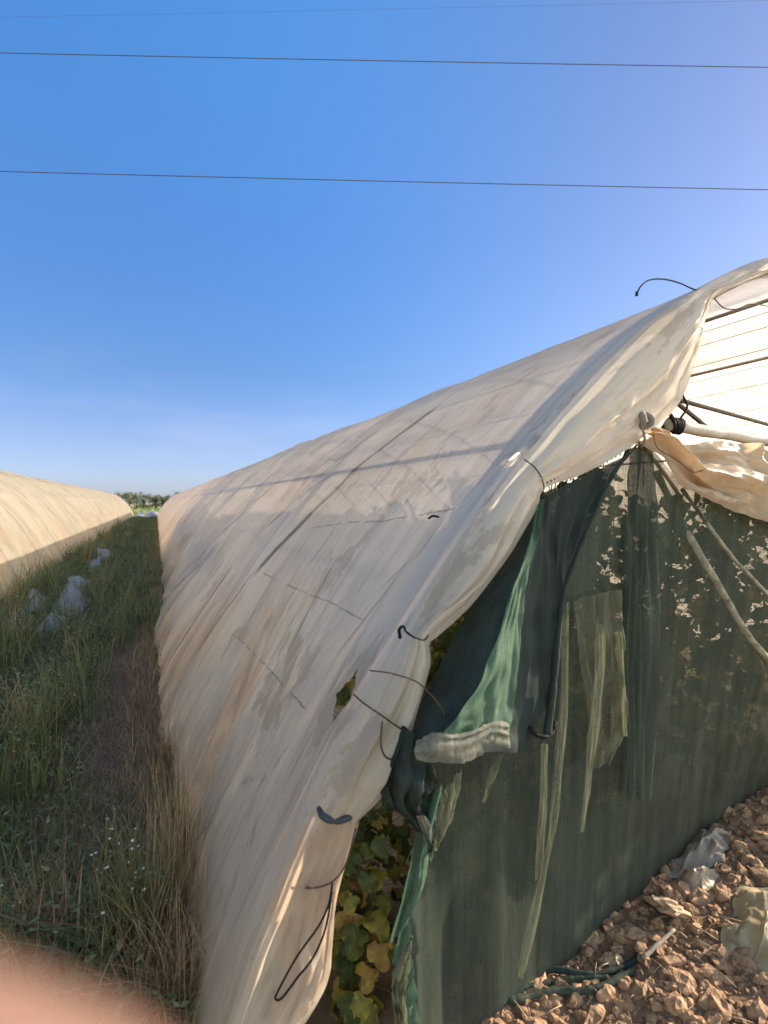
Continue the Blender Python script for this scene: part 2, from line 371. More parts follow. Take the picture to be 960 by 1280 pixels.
# ------------------------------------------------------------------ the polytunnels
hits = {k: film_hit(*v) for k, v in dict(tear=(438, 874), spot=(653, 582), knot=(507, 791), cut=(572, 646)).items()}
def band(p0, p1, wid, st):
    a, b = film_hit(*p0), film_hit(*p1); sl = -(b[1] - a[1]) / (b[0] - a[0] + 1e-6)
    u0, u1 = min(a[0], b[0]), max(a[0], b[0]); return (u0 - .05, u1 + .05, (a[1] + b[1]) / 2, wid, sl, st)
def line(p0, p1):
    a, b = film_hit(*p0), film_hit(*p1)
    if a[1] > b[1]: a, b = b, a
    return (a[0], a[1], b[1], -(b[0] - a[0]) / (b[1] - a[1]))
bands = [band((552, 508), (322, 722), .06, .95), band((480, 540), (332, 662), .028, .9), band((374, 585), (206, 772), .05, .6), band((250, 668), (200, 740), .06, .5), band((288, 708), (216, 866), .05, .9), band((323, 715), (262, 815), .035, .6), (lambda q: q)(band((430, 590), (335, 657), .05, .55)),  # leading bands paint the shade of hoops behind the film
         band((262, 695), (205, 765), .11, .5), band((300, 640), (225, 730), .1, .45), band((455, 560), (395, 610), .03, .4),
         band((420, 700), (350, 830), .02, .5), band((500, 720), (420, 820), .018, .45), band((530, 690), (470, 740), .014, .4),
         band((318, 815), (290, 905), .07, .45), band((402, 905), (360, 985), .015, .4), band((560, 650), (520, 705), .012, .4)]
lines = [line((330, 718), (460, 775)), line((385, 662), (600, 637)), line((290, 790), (390, 892))]
FILM = film_material('polythene', (.86, .81, .73), (.86, .71, .50), bands=bands, lines=lines, trans=.57, clear=.06,
                     holes=[(hits['tear'][0], hits['tear'][1], .08, .078, R(12)), (hits['spot'][0], hits['spot'][1], .022, .026, .3)])
FILM_FAR = film_material('polythene_aged', (.63, .585, .46), (.82, .75, .55), rust=.4, trans=.66, bands=[(-1, 9, 31.7 + 1.42 + 2.45 * k, .035, .0, .85) for k in range(1, 14)])  # bands put the shade of each hoop into the film colour
FLAPM = film_material('polythene_flap', (.78, .73, .64), (.86, .73, .56), rust=.35, trans=.5, clear=.03)
DRAPEM = film_material('polythene_tan', (.60, .50, .38), (.70, .54, .36), rust=.6, trans=.5, clear=.02)
STEEL = simple('galvanised_tube', (.30, .28, .26), .45, .35, 9, .2, .004, .6)
DARKSTEEL = simple('rusty_tube', (.10, .085, .075), .6, .4, 12, .3, .004, .3)
WHITEPOLE = simple('limewashed_pole', (.62, .57, .50), .75, .4, 14, .4, .004, stretch=(1, 1, 1))
BLACK = simple('black_rubber', (.018, .018, .02), .7, .4, 20, .3, .003, spec=.12)
GREYPVC = simple('grey_plastic', (.05, .055, .07), .6, .3, 20, .2, .003, spec=.2)

SS = [LEN * i / 190 for i in range(191)]
def tunnel_parts(root, mat, y0, y1, seed, mirror, h0, grow, front):
    ys = steps(y0, y1, h0, grow)
    for h in HOOPS:                               # rows on and beside each hoop
        if y0 < h < y1: ys += [h - .05, h, h + .05]
    ys = sorted(set(round(y, 4) for y in ys))
    def fx(p): return Vector((mirror - (p.x - BASE_X), p.y, p.z)) if mirror is not None else p
    m = MB()
    m.grid(len(SS), len(ys), lambda i, j: fx(surf(SS[i], ys[j], seed, front)), lambda i, j: (SS[i], ys[j] + seed))
    m.build('cover', mat, root)
    hm = MB(); hm.tube([(prof(LEN * i / 60)[0], 0, prof(LEN * i / 60)[1]) for i in range(61)], .019, 8)
    hme = hm.mesh('hoop'); hme.materials.append(STEEL)
    for h in HOOPS:
        if y0 - .1 <= h <= y1 + .1:
            o = bpy.data.objects.new('hoop', hme); COL.objects.link(o); o.parent = root
            if mirror is not None: o.scale.x = -1; o.location = (mirror + BASE_X - root.location.x, h - root.location.y, 0)
            else: o.location = (-root.location.x, h - root.location.y, 0)
    for f in PURL:
        x, z, n = prof(LEN * f); x -= n.x * .004; z -= n.z * .004
        pm = MB(); pm.tube([fx(Vector((x, lerp(y0, y1, k / 6), z))) for k in range(7)], .010, 6); pm.build('purlin', STEEL, root)
    e = MB(); o = Vector((MID_X, y1, 0))
    e.grid(61, 9, lambda i, j: fx(o.lerp(Vector((prof(LEN * i / 60)[0], y1, prof(LEN * i / 60)[1])), j / 8) + Vector((0, .05 * nz(i * .4, j * .6, 2), 0))),
           lambda i, j: (i * .12, j * .3 + seed))
    e.build('end_cover', mat, root)
RT = empty('polytunnel', (MID_X, HOOP_Y, 0), 'weathered pale polytunnel with open netted front and torn edge, nearest the camera', 'polytunnel')
tunnel_parts(RT, FILM, HOOP_Y, END_Y, 0.0, None, .035, 1.012, HOOP_Y)
LT = empty('polytunnel', (-4.87, 0, 0), 'sunlit cream polytunnel across the weedy alley with shaded lower side', 'polytunnel')
tunnel_parts(LT, FILM_FAR, -3.5, END_Y + 3, 31.7, -2.2, .09, 1.006, -9)

# front tube, flaps of loose film that hang over it (hem given as points in the plane of the front hoop)
fh = MB(); fh.tube([Vector((prof(LEN * i / 80)[0], HOOP_Y + .004, prof(LEN * i / 80)[1])) for i in range(81)], .021, 10); fh.build('front_hoop', DARKSTEEL, RT)
DENSE = film_material('polythene_double', (.55, .53, .50), (.50, .42, .34), rust=.2, trans=.22, clear=.0, holes=[(hits[k_][0], 60 + (hits[k_][1] - HOOP_Y - .02) * 1.05, r_, .10, 0) for k_, r_ in (('tear', .15), ('spot', .05))])
tk = MB(); tk.grid(160, 8, lambda i, j: surf(LEN * i / 159, HOOP_Y + .02 + .2 * j / 7) - prof(LEN * i / 159)[2] * (.006 + .004 * nz(i * .2, j * .8) * 1), lambda i, j: (LEN * i / 159, 60 + .03 * j))
tk.build('tucked_edge', DENSE, RT)
hem_px = [(352, 1300), (385, 1262), (408, 1215), (413, 1180), (420, 1110), (444, 1030), (446, 1020), (478, 985), (503, 930), (517, 885), (534, 830), (533, 803), (545, 792), (585, 755), (628, 700),
          (664, 640), (676, 611), (720, 594), (770, 567), (801, 546), (828, 522), (850, 492), (868, 430), (886, 374), (920, 358), (962, 340)]
hem = [at(a, b, HOOP_Y - .04) for a, b in hem_px]
CUSPS = [at(446, 1022, HOOP_Y), at(536, 800, HOOP_Y), at(676, 611, HOOP_Y), at(886, 374, HOOP_Y)]
hs = spline(hem, 330)
def near_s(p):
    best = min(range(0, 400), key=lambda i: (prof(LEN * .5 * i / 400)[0] - p.x) ** 2 + (prof(LEN * .5 * i / 400)[1] - p.z) ** 2); return LEN * .5 * best / 400
hoop_s = [near_s(p) for p in hs]
for _ in range(12): hoop_s = [hoop_s[0]] + [(a + b + c) / 3 for a, b, c in zip(hoop_s, hoop_s[1:], hoop_s[2:])] + [hoop_s[-1]]
fl = MB(); NW = 22
def flap(i, j):
    w = j / (NW - 1); s = hoop_s[i]; a = surf(s, HOOP_Y); b = hs[i]; a.y = HOOP_Y
    p = a.lerp(b, w); wid = (b - a).length
    cus = min((b - c).length for c in CUSPS)
    gather = 1 - math.exp(-(cus / .12) ** 2)
    p.y -= .05 * math.sin(math.pi * min(1, w * 1.1)) * min(1, wid * 6) + .02 * sm(0, .2, w)
    ww = w + .25 * nz(s * 2.2, w * 2, 3)
    fold = .052 * (.5 - abs((ww * 3.1 + s * .4) % 1 - .5) * 2) * (.5 + nz(s * 1.3, 2, 2)) + .036 * abs(nz(s * 2.2, ww * 8, 6)) - .03 * abs(nz(s * 5, ww * 12, 9)) + .02 * nz(s * 1.5 + 9, w * 3.5, 1)
    p.y -= fold * min(1, wid * 7) * math.sin(math.pi * w * .9) * (.6 + .4 * gather)
    _, _, n = prof(s); p += n * (.02 * math.sin(math.pi * w) * nz(s * 5, w * 2, 2))
    return p
fl.grid(330, NW, flap, lambda i, j: (hoop_s[i], 20 + j * .016))
o = fl.build('loose_flap', FLAPM, RT); o['label'] = 'scalloped loose film edge folded over the front tube'
# the hem of the right half of the arch, out of sight round the top
rh = MB(); s1 = hoop_s[-1]
rh.grid(80, 5, lambda i, j: surf(lerp(s1, LEN, i / 79), HOOP_Y) * 1 + Vector((0, -.012 * j, -.012 * j)), lambda i, j: (lerp(s1, LEN, i / 79), 23 + j * .02))
rh.build('loose_flap', FLAPM, RT)

# cross bar, braces
BAR_A, BAR_B = at(836, 531, HOOP_Y + .03), at(964, 552, HOOP_Y + .03)
dv = (BAR_B - BAR_A); BAR_END = BAR_A + dv * ((4.85 - BAR_A.x) / dv.x)
b = MB(); b.tube([BAR_A.lerp(BAR_END, k / 40) + Vector((0, 0, .006 * nz(k * .9))) for k in range(41)], lambda q: .022 + .003 * nz(q * 60, 4), 12)
b.build('crossbar', WHITEPOLE, RT)
b = MB()
for k in range(6):
    c0 = BAR_A + dv.normalized() * (.004 + .009 * k + .003 * math.sin(k * 2))
    b.tube([c0 + Vector((.006 * math.sin(q * .9 + k), math.cos(q * math.pi / 6) * .025, math.sin(q * math.pi / 6) * .025)) for q in range(13)], .0055, 6)
b.tube(spline([BAR_A + Vector((.02, -.03, .02)), BAR_A + Vector((.04, -.04, .06)), BAR_A + Vector((.03, -.03, .10)), BAR_A + Vector((.036, -.03, .125))], 12), .004, 5)
b.tube(spline([BAR_A + Vector((.0, -.02, .01)), BAR_A + Vector((-.03, -.03, .03)), BAR_A + Vector((-.055, -.03, .025))], 10), .007, 5)
b.build('binding', BLACK, RT)
def brace(p, q, r, mat=STEEL):
    m = MB(); m.tube([p.lerp(q, k / 8) for k in range(9)], r, 8); return m.build('brace', mat, RT)
brace(at(838, 497, HOOP_Y + .08), at(838, 497, HOOP_Y + .08) + (at(965, 532, 1.9) - at(838, 497, 1.48)) * 2.2, .009, DARKSTEEL)
brace(at(842, 500, HOOP_Y + .1), at(893, 542, HOOP_Y + .25), .009, DARKSTEEL)

# thin strings stretched along under the roof, seen against the bright far side
for k in range(8):
    x, z, n = prof(LEN * (.70 - .026 * k + .011 * nz(k * 1.7, 3)) - .02); x -= n.x * .02; z -= n.z * .02
    m = MB(); m.tube([Vector((x + .01 * nz(q * .4, k), HOOP_Y + .05 + q * .9, z + .012 * nz(q * .7, k, 5))) for q in range(16)], .002, 5); m.build('roof_string', DARKSTEEL, RT)

# tan sheet hanging under the crossbar
top_px = [(806, 538), (824, 534), (850, 556), (880, 552), (915, 553), (950, 560), (990, 566)]
bot_px = [(800, 552), (822, 575), (850, 610), (880, 626), (918, 640), (955, 652), (990, 660)]
ts, bs = spline([at(*q, HOOP_Y - .02) for q in top_px], 90), spline([at(*q, HOOP_Y - .05) for q in bot_px], 90)
far_t, far_b = Vector((4.7, HOOP_Y - .02, 1.7)), Vector((4.9, HOOP_Y - .05, 1.45))
ts += [ts[-1].lerp(far_t, k / 40) for k in range(1, 41)]; bs += [bs[-1].lerp(far_b, k / 40) for k in range(1, 41)]
dm = MB()
def drape(i, j):
    w = j / 29; p = ts[i].lerp(bs[i], w); x = p.x
    p.y -= .05 * math.sin(math.pi * w) + .028 * math.sin(w * 9 + x * 5 + 3 * nz(x * 3, w * 2, 4)) * math.sin(math.pi * min(1, w + .1)) + .05 * abs(nz(x * 3.2 + w * 1.5, w * 2.6, 8)) - .035 * abs(nz(x * 6 - w * 3, w * 5, 1)) + .012 * abs(nz(x * 15, w * 9, 2))
    p.y -= .05 * math.exp(-((x - 1.98 - .1 * w) / .03) ** 2) * (1 - w * .5); p.z += .008 * nz(x * 16, w * 3)
    return p
dm.grid(len(ts), 30, drape, lambda i, j: (40 + i * .02, 5 + j * .02)); o = dm.build('hanging_sheet', DRAPEM, RT); o['label'] = 'tan film sheet sagging below the crossbar'
# folded edge of that sheet
fe = MB(); eA = spline([at(808, 540, 1.35), at(826, 556, 1.34), at(846, 584, 1.335), at(866, 604, 1.335), at(888, 616, 1.34)], 50)
eB = spline([at(816, 530, 1.34), at(842, 545, 1.32), at(856, 574, 1.31), at(872, 598, 1.32), at(889, 612, 1.335)], 50)
fe.grid(50, 9, lambda i, j: eA[i].lerp(eB[i], j / 8) + Vector((0, -.022 * math.sin(math.pi * j / 8) + .01 * nz(i * .2, j * .5), 0)), lambda i, j: (44 + i * .01, 9 + j * .01))
fe.build('folded_edge', film_material('polythene_amber', (.62, .42, .24), (.70, .45, .22), rust=.7, trans=.55, clear=.0), RT)

# details on the cover: grey collar, black clip, torn lip
c1 = [at(400, 1010, 1.385), at(403, 1020, 1.352), at(418, 1026, 1.335), at(434, 1023, 1.333), at(446, 1015, 1.35)]
b = MB(); b.tube(spline(c1, 24), lambda q: .0085 + .002 * nz(q * 9), 10); o = b.build('collar', GREYPVC, RT)
b = MB(); b.tube(spline([at(500, 797, 1.36), at(499, 787, 1.33), at(504, 783, 1.325), at(508, 790, 1.33), at(518, 797, 1.34)], 18), lambda q: .0048 - .0024 * q + .0008 * nz(q * 14), 8); b.build('clip', BLACK, RT)
b = MB(); b.tube(spline([at(536, 648, 1.62), at(541, 645, 1.58), at(548, 646, 1.6)], 8), .004, 6); b.build('clip', BLACK, RT)
for (a, c) in (((526, 748), (530, 740)),):
    b = MB(); b.tube([at(*a, 1.5), at(*c, 1.5)], .003, 5); b.build('clip', BLACK, RT)
b = MB(); kn = at(803, 526, 1.33)
b.tube([kn + Vector((.018 * math.sin(q), -.012 + .01 * math.cos(q * 2), .02 * math.cos(q))) for q in [k * .5 for k in range(14)]], .011, 8)
b.tube(spline([kn, at(803, 534, 1.31), at(806, 548, 1.32), at(802, 560, 1.34)], 12), .004, 5); b.build('knot', simple('grey_cord', (.22, .19, .16), .8), RT)

# ------------------------------------------------------------------ shade net across the front
NETM = net_material('green_shade_net', (.064, .088, .070), .18, .25)
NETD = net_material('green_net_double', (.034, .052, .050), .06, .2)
NETL = net_material('green_net_torn_lit', (.085, .165, .115), .06, .3, (.19, .30, .22))  # paler green, also stands for sunlight on the flap fold
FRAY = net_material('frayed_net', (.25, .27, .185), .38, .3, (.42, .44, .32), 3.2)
PALE = net_material('bleached_net', (.22, .23, .19), .22, .3, (.42, .42, .36), 2.8)
NT_ = empty('shade_net', (2.2, HOOP_Y, 0), 'dark green see-through shade net curtain across the tunnel mouth', 'shade net')
top = [(at(*q, HOOP_Y).x, at(*q, HOOP_Y).z) for q in ((676, 618), (700, 610), (740, 592), (775, 573), (803, 553), (822, 572), (850, 607), (880, 623), (918, 637), (955, 648))] + [(4.9, 1.45)]
left = sorted((at(*q, HOOP_Y).z, at(*q, HOOP_Y).x) for q in ((676, 618), (640, 700), (590, 800), (545, 930), (532, 985), (513, 1065), (487, 1178), (490, 1230), (496, 1300), (498, 1335)))
nm = MB(); NU, NV = 260, 90
def netp(i, j):
    u = (i / (NU - 1)) ** 1.5; w = j / (NV - 1)
    x = poly(left, lerp(1.5, 0, w)) + u * 3.9
    for _ in range(4):
        zt, zb = poly(top, x), gh(x, HOOP_Y + skew(x)) - .03; z = lerp(zt, zb, w)
        x = poly(left, z); x = x + u * (4.85 - x)
    am = sm(0, .5, w)
    y = HOOP_Y - .01 + (.006 * math.sin(x * 19 + 2.5 * nz(x * 1.6, z * .7, 2)) + .008 * nz(x * 3.1, z * .6, 7) + .007 * nz(x * 13, z * 1.2, 3)) * am
    y += skew(x) * w
    if u < .04: y -= .05 * (1 - u / .04) * sm(.6, .8, w)
    return Vector((x, y, z))
nm.grid(NU, NV, netp); nm.build('sheet', NETM, NT_)
# darker doubled layer by the top left, with its bunched edge
def quadstrip(rows, Y, n, mat, name, parent, fold=.01, seed=0., freq=30., amp=1., yf=None):
    """a sheet from rows of pixels (left .. right) at the depth of the net"""
    cols = [spline([at(q[0], q[1], (q[2] if len(q) > 2 else Y)) for q in col], n) for col in zip(*rows)]
    acr = 26; m = MB()
    rows3 = [spline([c[k] for c in cols], acr) for k in range(n)]
    def fn(i, j):
        p = rows3[j][i].copy(); p.y -= fold * (math.sin(i / acr * freq + 2 * nz(i * .12 + seed, j * .06)) * .5 + 1.4 * nz(i * .25, j * .1, seed + 3)) * amp
        p.x += fold * .3 * nz(i * .4, j * .3, seed); return p
    m.grid(acr, n, fn); return m.build(name, mat, parent)
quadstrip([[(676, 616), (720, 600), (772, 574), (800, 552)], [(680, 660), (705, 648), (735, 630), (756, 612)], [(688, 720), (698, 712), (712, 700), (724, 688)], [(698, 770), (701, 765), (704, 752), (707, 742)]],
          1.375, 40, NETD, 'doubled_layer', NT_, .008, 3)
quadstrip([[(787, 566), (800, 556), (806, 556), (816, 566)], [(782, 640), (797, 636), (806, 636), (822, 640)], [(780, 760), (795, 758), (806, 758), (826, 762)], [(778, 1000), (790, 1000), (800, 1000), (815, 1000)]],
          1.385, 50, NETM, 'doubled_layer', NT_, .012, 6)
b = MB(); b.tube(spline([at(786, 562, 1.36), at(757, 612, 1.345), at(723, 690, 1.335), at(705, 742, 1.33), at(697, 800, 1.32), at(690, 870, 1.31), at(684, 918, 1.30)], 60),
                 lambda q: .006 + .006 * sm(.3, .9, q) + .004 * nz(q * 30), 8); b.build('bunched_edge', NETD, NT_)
b = MB(); b.tube(spline([at(662, 908, 1.315), at(668, 917, 1.30), at(680, 921, 1.29), at(690, 916, 1.30), at(694, 902, 1.31)], 26), lambda q: .0065 + .004 * nz(q * 14, 2), 8)
b.build('hem_knot', BLACK, NT_)
# frayed pale strips where the net has worn to threads, the broad patch also painted sunlit
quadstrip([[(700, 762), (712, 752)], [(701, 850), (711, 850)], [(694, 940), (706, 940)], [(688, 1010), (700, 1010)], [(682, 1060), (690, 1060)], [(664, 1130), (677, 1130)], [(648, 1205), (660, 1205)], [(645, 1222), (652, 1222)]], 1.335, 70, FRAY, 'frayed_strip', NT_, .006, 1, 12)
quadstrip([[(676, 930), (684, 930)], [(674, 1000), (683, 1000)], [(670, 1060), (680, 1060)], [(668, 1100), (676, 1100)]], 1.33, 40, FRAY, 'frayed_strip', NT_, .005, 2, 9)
quadstrip([[(716, 752), (746, 742), (776, 736)], [(722, 800), (748, 800), (778, 800)], [(730, 850), (750, 850), (781, 850)], [(733, 900), (752, 900), (783, 905)], [(737, 960), (745, 960), (762, 955)]], 1.355, 60, net_material('worn_lit_net', (.17, .18, .12), .36, .35, (.32, .33, .23), 3.0), 'frayed_strip', NT_, .012, 5, 22)
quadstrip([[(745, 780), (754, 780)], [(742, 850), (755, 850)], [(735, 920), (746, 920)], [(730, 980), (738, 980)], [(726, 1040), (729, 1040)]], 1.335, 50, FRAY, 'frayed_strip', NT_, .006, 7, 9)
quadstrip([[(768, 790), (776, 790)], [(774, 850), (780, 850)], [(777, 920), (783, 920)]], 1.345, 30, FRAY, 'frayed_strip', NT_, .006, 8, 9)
# rolled foot of the net lying on the soil
def gpt(px, py, up=.012):
    p = on_ground(px, py, .1)
    for _ in range(6): p = on_ground(px, py, gh(p.x, p.y) + up)
    return p
for pts, r, mt in (([(640, 1222), (690, 1212), (740, 1218), (785, 1206), (800, 1190)], .0085, NETD), ([(636, 1252), (690, 1240), (745, 1236), (790, 1214)],   .010, NETM), ([(645, 1236), (700, 1226), (760, 1222)], .008, NETM)):
    b = MB(); b.tube(spline([gpt(*q) for q in pts], 60), lambda q, r=r: r * (1.1 + .5 * nz(q * 8, r * 100) + .25 * nz(q * 30, r * 90)), 10); b.build('rolled_foot', mt, NT_)
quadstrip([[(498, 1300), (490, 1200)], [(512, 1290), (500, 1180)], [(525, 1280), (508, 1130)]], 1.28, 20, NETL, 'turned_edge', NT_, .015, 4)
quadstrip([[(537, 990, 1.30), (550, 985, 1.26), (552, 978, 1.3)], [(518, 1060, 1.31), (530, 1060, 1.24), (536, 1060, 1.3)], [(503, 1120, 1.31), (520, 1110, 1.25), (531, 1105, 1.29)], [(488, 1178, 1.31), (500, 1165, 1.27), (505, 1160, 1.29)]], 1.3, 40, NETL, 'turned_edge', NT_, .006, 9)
quadstrip([[(505, 1185), (515, 1170)], [(490, 1230), (508, 1225)], [(495, 1290), (508, 1290)]], 1.27, 40, FRAY, 'frayed_strip', NT_, .02, 10)

TF = empty('net_flap', (at(600, 940, 1.3).x, 1.3, at(600, 940, 1.3).z), 'torn dark green net flap with sunlit fold and crumpled bleached hem', 'net flap')
FLAPROWS = [(620, [(674, 1.37), (677, 1.36), (680, 1.37), (688, 1.38)]), (690, [(640, 1.40), (660, 1.30), (672, 1.35), (693, 1.36)]), (742, [(600, 1.40), (640, 1.27), (662, 1.34), (703, 1.35)]),
            (802, [(565, 1.40), (622, 1.24), (655, 1.33), (702, 1.34)]), (862, [(535, 1.39), (598, 1.22), (646, 1.32), (690, 1.33)]), (905, [(512, 1.38), (566, 1.21), (641, 1.30), (668, 1.32)]), (940, [(500, 1.36), (530, 1.22), (636, 1.28), (652, 1.31)])]
quadstrip([[(x, y, d) for x, d in r] for y, r in FLAPROWS], 1.3, 90, NETD, 'sheet', TF, .007, 12, 40)
# stripe of the fold that faces the sun, its light painted as paler net
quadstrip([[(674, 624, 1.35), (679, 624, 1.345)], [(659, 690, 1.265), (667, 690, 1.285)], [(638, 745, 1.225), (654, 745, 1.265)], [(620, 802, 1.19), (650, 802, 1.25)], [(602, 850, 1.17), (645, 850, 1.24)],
           [(575, 890, 1.165), (641, 890, 1.23)], [(556, 915, 1.165), (638, 912, 1.22)], [(540, 935, 1.165), (636, 926, 1.22)]], 1.3, 90, NETL, 'painted_lit_fold', TF, .009, 18, 14)
quadstrip([[(522, 925, 1.19), (545, 915, 1.17), (575, 918, 1.175), (600, 908, 1.19), (620, 900, 1.2), (637, 903, 1.22)], [(518, 938, 1.18), (545, 932, 1.16), (575, 930, 1.165), (602, 922, 1.18), (620, 914, 1.19), (638, 918, 1.21)],
           [(520, 949, 1.18), (545, 954, 1.165), (578, 953, 1.165), (603, 944, 1.18), (612, 928, 1.19), (638, 936, 1.21)]], 1.2, 40, PALE, 'bleached_hem', TF, .0065, 22, 70)
quadstrip([[(500, 905, 1.33), (520, 920, 1.25), (540, 950, 1.28)], [(480, 960, 1.34), (515, 965, 1.25), (545, 985, 1.29)], [(478, 1000, 1.34), (515, 1010, 1.25), (548, 995, 1.3)], [(515, 1030, 1.32), (535, 1045, 1.27), (540, 1020, 1.3)], [(534, 1062, 1.3), (537, 1064, 1.28), (540, 1060, 1.3)]], 1.3, 50, NETD, 'crumpled_corner', TF, .03, 14, 24)
quadstrip([[(520, 1020, 1.25), (532, 1020, 1.24)], [(528, 1040, 1.245), (540, 1036, 1.24)], [(534, 1062, 1.26), (538, 1060, 1.26)]], 1.25, 20, PALE, 'bleached_edge', TF, .006, 3)
quadstrip([[(540, 985), (556, 985), (578, 960)], [(540, 1030), (556, 1010), (572, 1000)], [(538, 1080), (545, 1060), (560, 1030)]], 1.29, 30, FRAY, 'frayed_strip', NT_, .012, 15)
quadstrip([[(612, 960), (632, 935)], [(606, 985), (622, 965)], [(603, 1004), (606, 1000)]], 1.31, 24, FRAY, 'frayed_strip', NT_, .006, 16)

# ------------------------------------------------------------------ crop inside the tunnel
VINE = leafmat('vine_leaf', [(0, (.03, .055, .014)), (.35, (.085, .12, .026)), (.6, (.30, .28, .05)), (.8, (.60, .44, .09)), (1, (.42, .23, .08))])
STEM = simple('vine_stem', (.14, .12, .05), .7)
def leaf(m, c, n, size, tint, up=None):
    n = n.normalized(); a = (up or Vector((0, 0, 1))).cross(n)
    a = a.normalized() if a.length > .01 else Vector((1, 0, 0)); b = n.cross(a)
    vs = [c]; K = 20; f1, f2, cu = random.uniform(-.6, 1.1), random.uniform(-.4, 1.1), random.uniform(.0, .55)
    rr = [size * (.50 + .5 * abs(math.cos(math.pi * k * 2.5 / K + .2)) ** .8 + .2 * random.random()) for k in range(K)]
    for ring in (.55, 1):
        for k in range(K):
            q = 2 * math.pi * k / K; r = rr[k] * ring if ring == 1 else size * .5
            x, y = r * math.cos(q), r * math.sin(q)
            w = (f1 * abs(x) + f2 * y * y / size * .6 - cu * r * r / size + (.22 * size * random.uniform(-1, 1) if ring == 1 else 0))
            vs.append(c + a * x + b * y + n * w * .8)
    fs = [(0, 1 + k, 1 + (k + 1) % K) for k in range(K)] + [(1 + k, 1 + K + k, 1 + K + (k + 1) % K, 1 + (k + 1) % K) for k in range(K)]
    m.add(vs, fs, [min(1, max(0, tint + (.10 if q == 0 else random.gauss(.02, .05) if q <= K else random.gauss(.06, .14)))) for q in range(len(vs))])
def vine(h, nl, yellow, spread=.16, lab='leafy staked vine standing inside the tunnel behind the net', grp='crop vines inside the tunnel'):
    root = empty('vine_plant', (0, 0, 0), lab, 'plant', grp)
    sp = spline([(0, 0, -.03)] + [(random.uniform(-.05, .05), random.uniform(-.05, .05), h * k / 5) for k in range(1, 6)], 26)
    m = MB(); m.tube(sp, lambda q: .009 - .005 * q, 6); pt = m
    m = MB()
    for k in range(nl):
        q = k / nl; p = sp[min(25, int(q * 25))]; an = k * 2.4 + random.uniform(-.5, .5)
        r = random.uniform(.03, spread) * (1.15 - .45 * q); d = Vector((math.cos(an), math.sin(an), random.uniform(-.1, .5)))
        tint = min(1, max(0, random.gauss(.25, .12) + (yellow * random.random() if q < .65 else 0)))
        pt.tube([p, p + d * r * .5 + Vector((0, 0, .012)), p + d * r], .002, 4)
        leaf(m, p + d * r + Vector((0, 0, random.uniform(-.05, .05))), d + Vector((random.uniform(-.6, .6), random.uniform(-.6, .6), random.uniform(-.2, 1.1))), random.uniform(.022, .062) * (.8 if h < 1.2 else 1), tint)
    pt.build('stem', STEM, root); m.build('foliage', VINE, root); return root
protos = [vine(1.64, 150, .35, .28), vine(1.46, 150, .55, .30), vine(1.54, 150, .25, .32)]
k = 0
for x in (1.75, 2.5, 3.3, 4.1):
    for y in (1.95, 2.35, 2.75, 3.2, 3.7, 4.2, 4.8):
        o = protos[k] if k < 3 else copy_tree(protos[k % 3])
        o.location = (x + random.uniform(-.12, .12), y + random.uniform(-.1, .1), gh(x, y)); o.rotation_euler.z = random.uniform(0, 6.3)
        o.scale = [random.uniform(.85, 1.03)] * 3; k += 1
for x, y, sc in ((.92, 1.78, .45), (1.0, 2.0, .5), (1.25, 1.75, .66), (.85, 2.3, .4), (1.12, 1.95, .62), (1.15, 2.35, .65), (1.12, 2.9, .64), (1.15, 3.5, .68)):
    o = copy_tree(protos[1]); o.location = (x, y, gh(x, y)); o.rotation_euler.z = random.uniform(0, 6); o.scale = (sc,) * 3
yv = vine(.66, 130, .75, .13, 'yellowing vine with curled brown leaves in the low gap beside the net'); p = at(436, 1200, 1.62); yv.location = (p.x + .01, 1.56, gh(p.x, 1.56))
p = at(565, 790, 1.6); yv2 = vine(1.12, 150, .95, .15, 'vine with golden dead leaves showing under the scalloped film edge'); yv2.location = (p.x + .02, 1.62, gh(p.x, 1.62))
for o in (yv, yv2): del o['group']
q = at(454, 880, 1.9); o = copy_tree(protos[0]); o.location = (q.x + .05, 1.9, gh(q.x, 1.9)); o.scale = (.62,) * 3
# deeper rows nobody could count
m = MB()
for _ in range(2800):
    x = random.choice((1.0, 1.75, 2.5, 3.3, 4.1, 4.7)) + random.gauss(0, .14); y = random.uniform(5.5, 16)
    z = random.uniform(.1, 1.2)
    x = max(x, poly([(q[2], q[0]) for q in half], z + .1) + .2)
    leaf(m, Vector((x, y, z)), Vector((random.uniform(-1, 1), random.uniform(-1, .3), random.uniform(.1, 1))), random.uniform(.07, .11), min(1, max(0, random.gauss(.25, .15))))
tag(m.build('crop_foliage', VINE), kind='stuff')
# support canes seen dimly through the net
def cane(px, label, r, mat):
    pts = [at(a, b_, c) for a, b_, c in px]; m = MB(); m.tube(spline(pts, 30), lambda q: r * (1 + .22 * nz(q * 18) + .2 * math.exp(-((q * 9) % 1 / .08) ** 2)), 8)
    o = m.build('cane', mat, loc=pts[-1]); return tag(o, label, 'cane', None)
CANE = simple('pale_cane', (.30, .29, .21), .9, .7, 26, .6, .006)
cane([(820, 590, 1.56), (845, 640, 1.48), (868, 682, 1.385), (905, 745, 1.37), (935, 795, 1.37), (975, 845, 1.37), (1080, 1000, 1.40)], 'thick pale cane leaning against the net, lower of the two', .013, CANE)
cane([(853, 612, 1.56), (888, 660, 1.385), (918, 700, 1.375), (958, 742, 1.37), (1100, 900, 1.42)], 'thin pale cane leaning against the net, above the thick cane', .007, CANE)

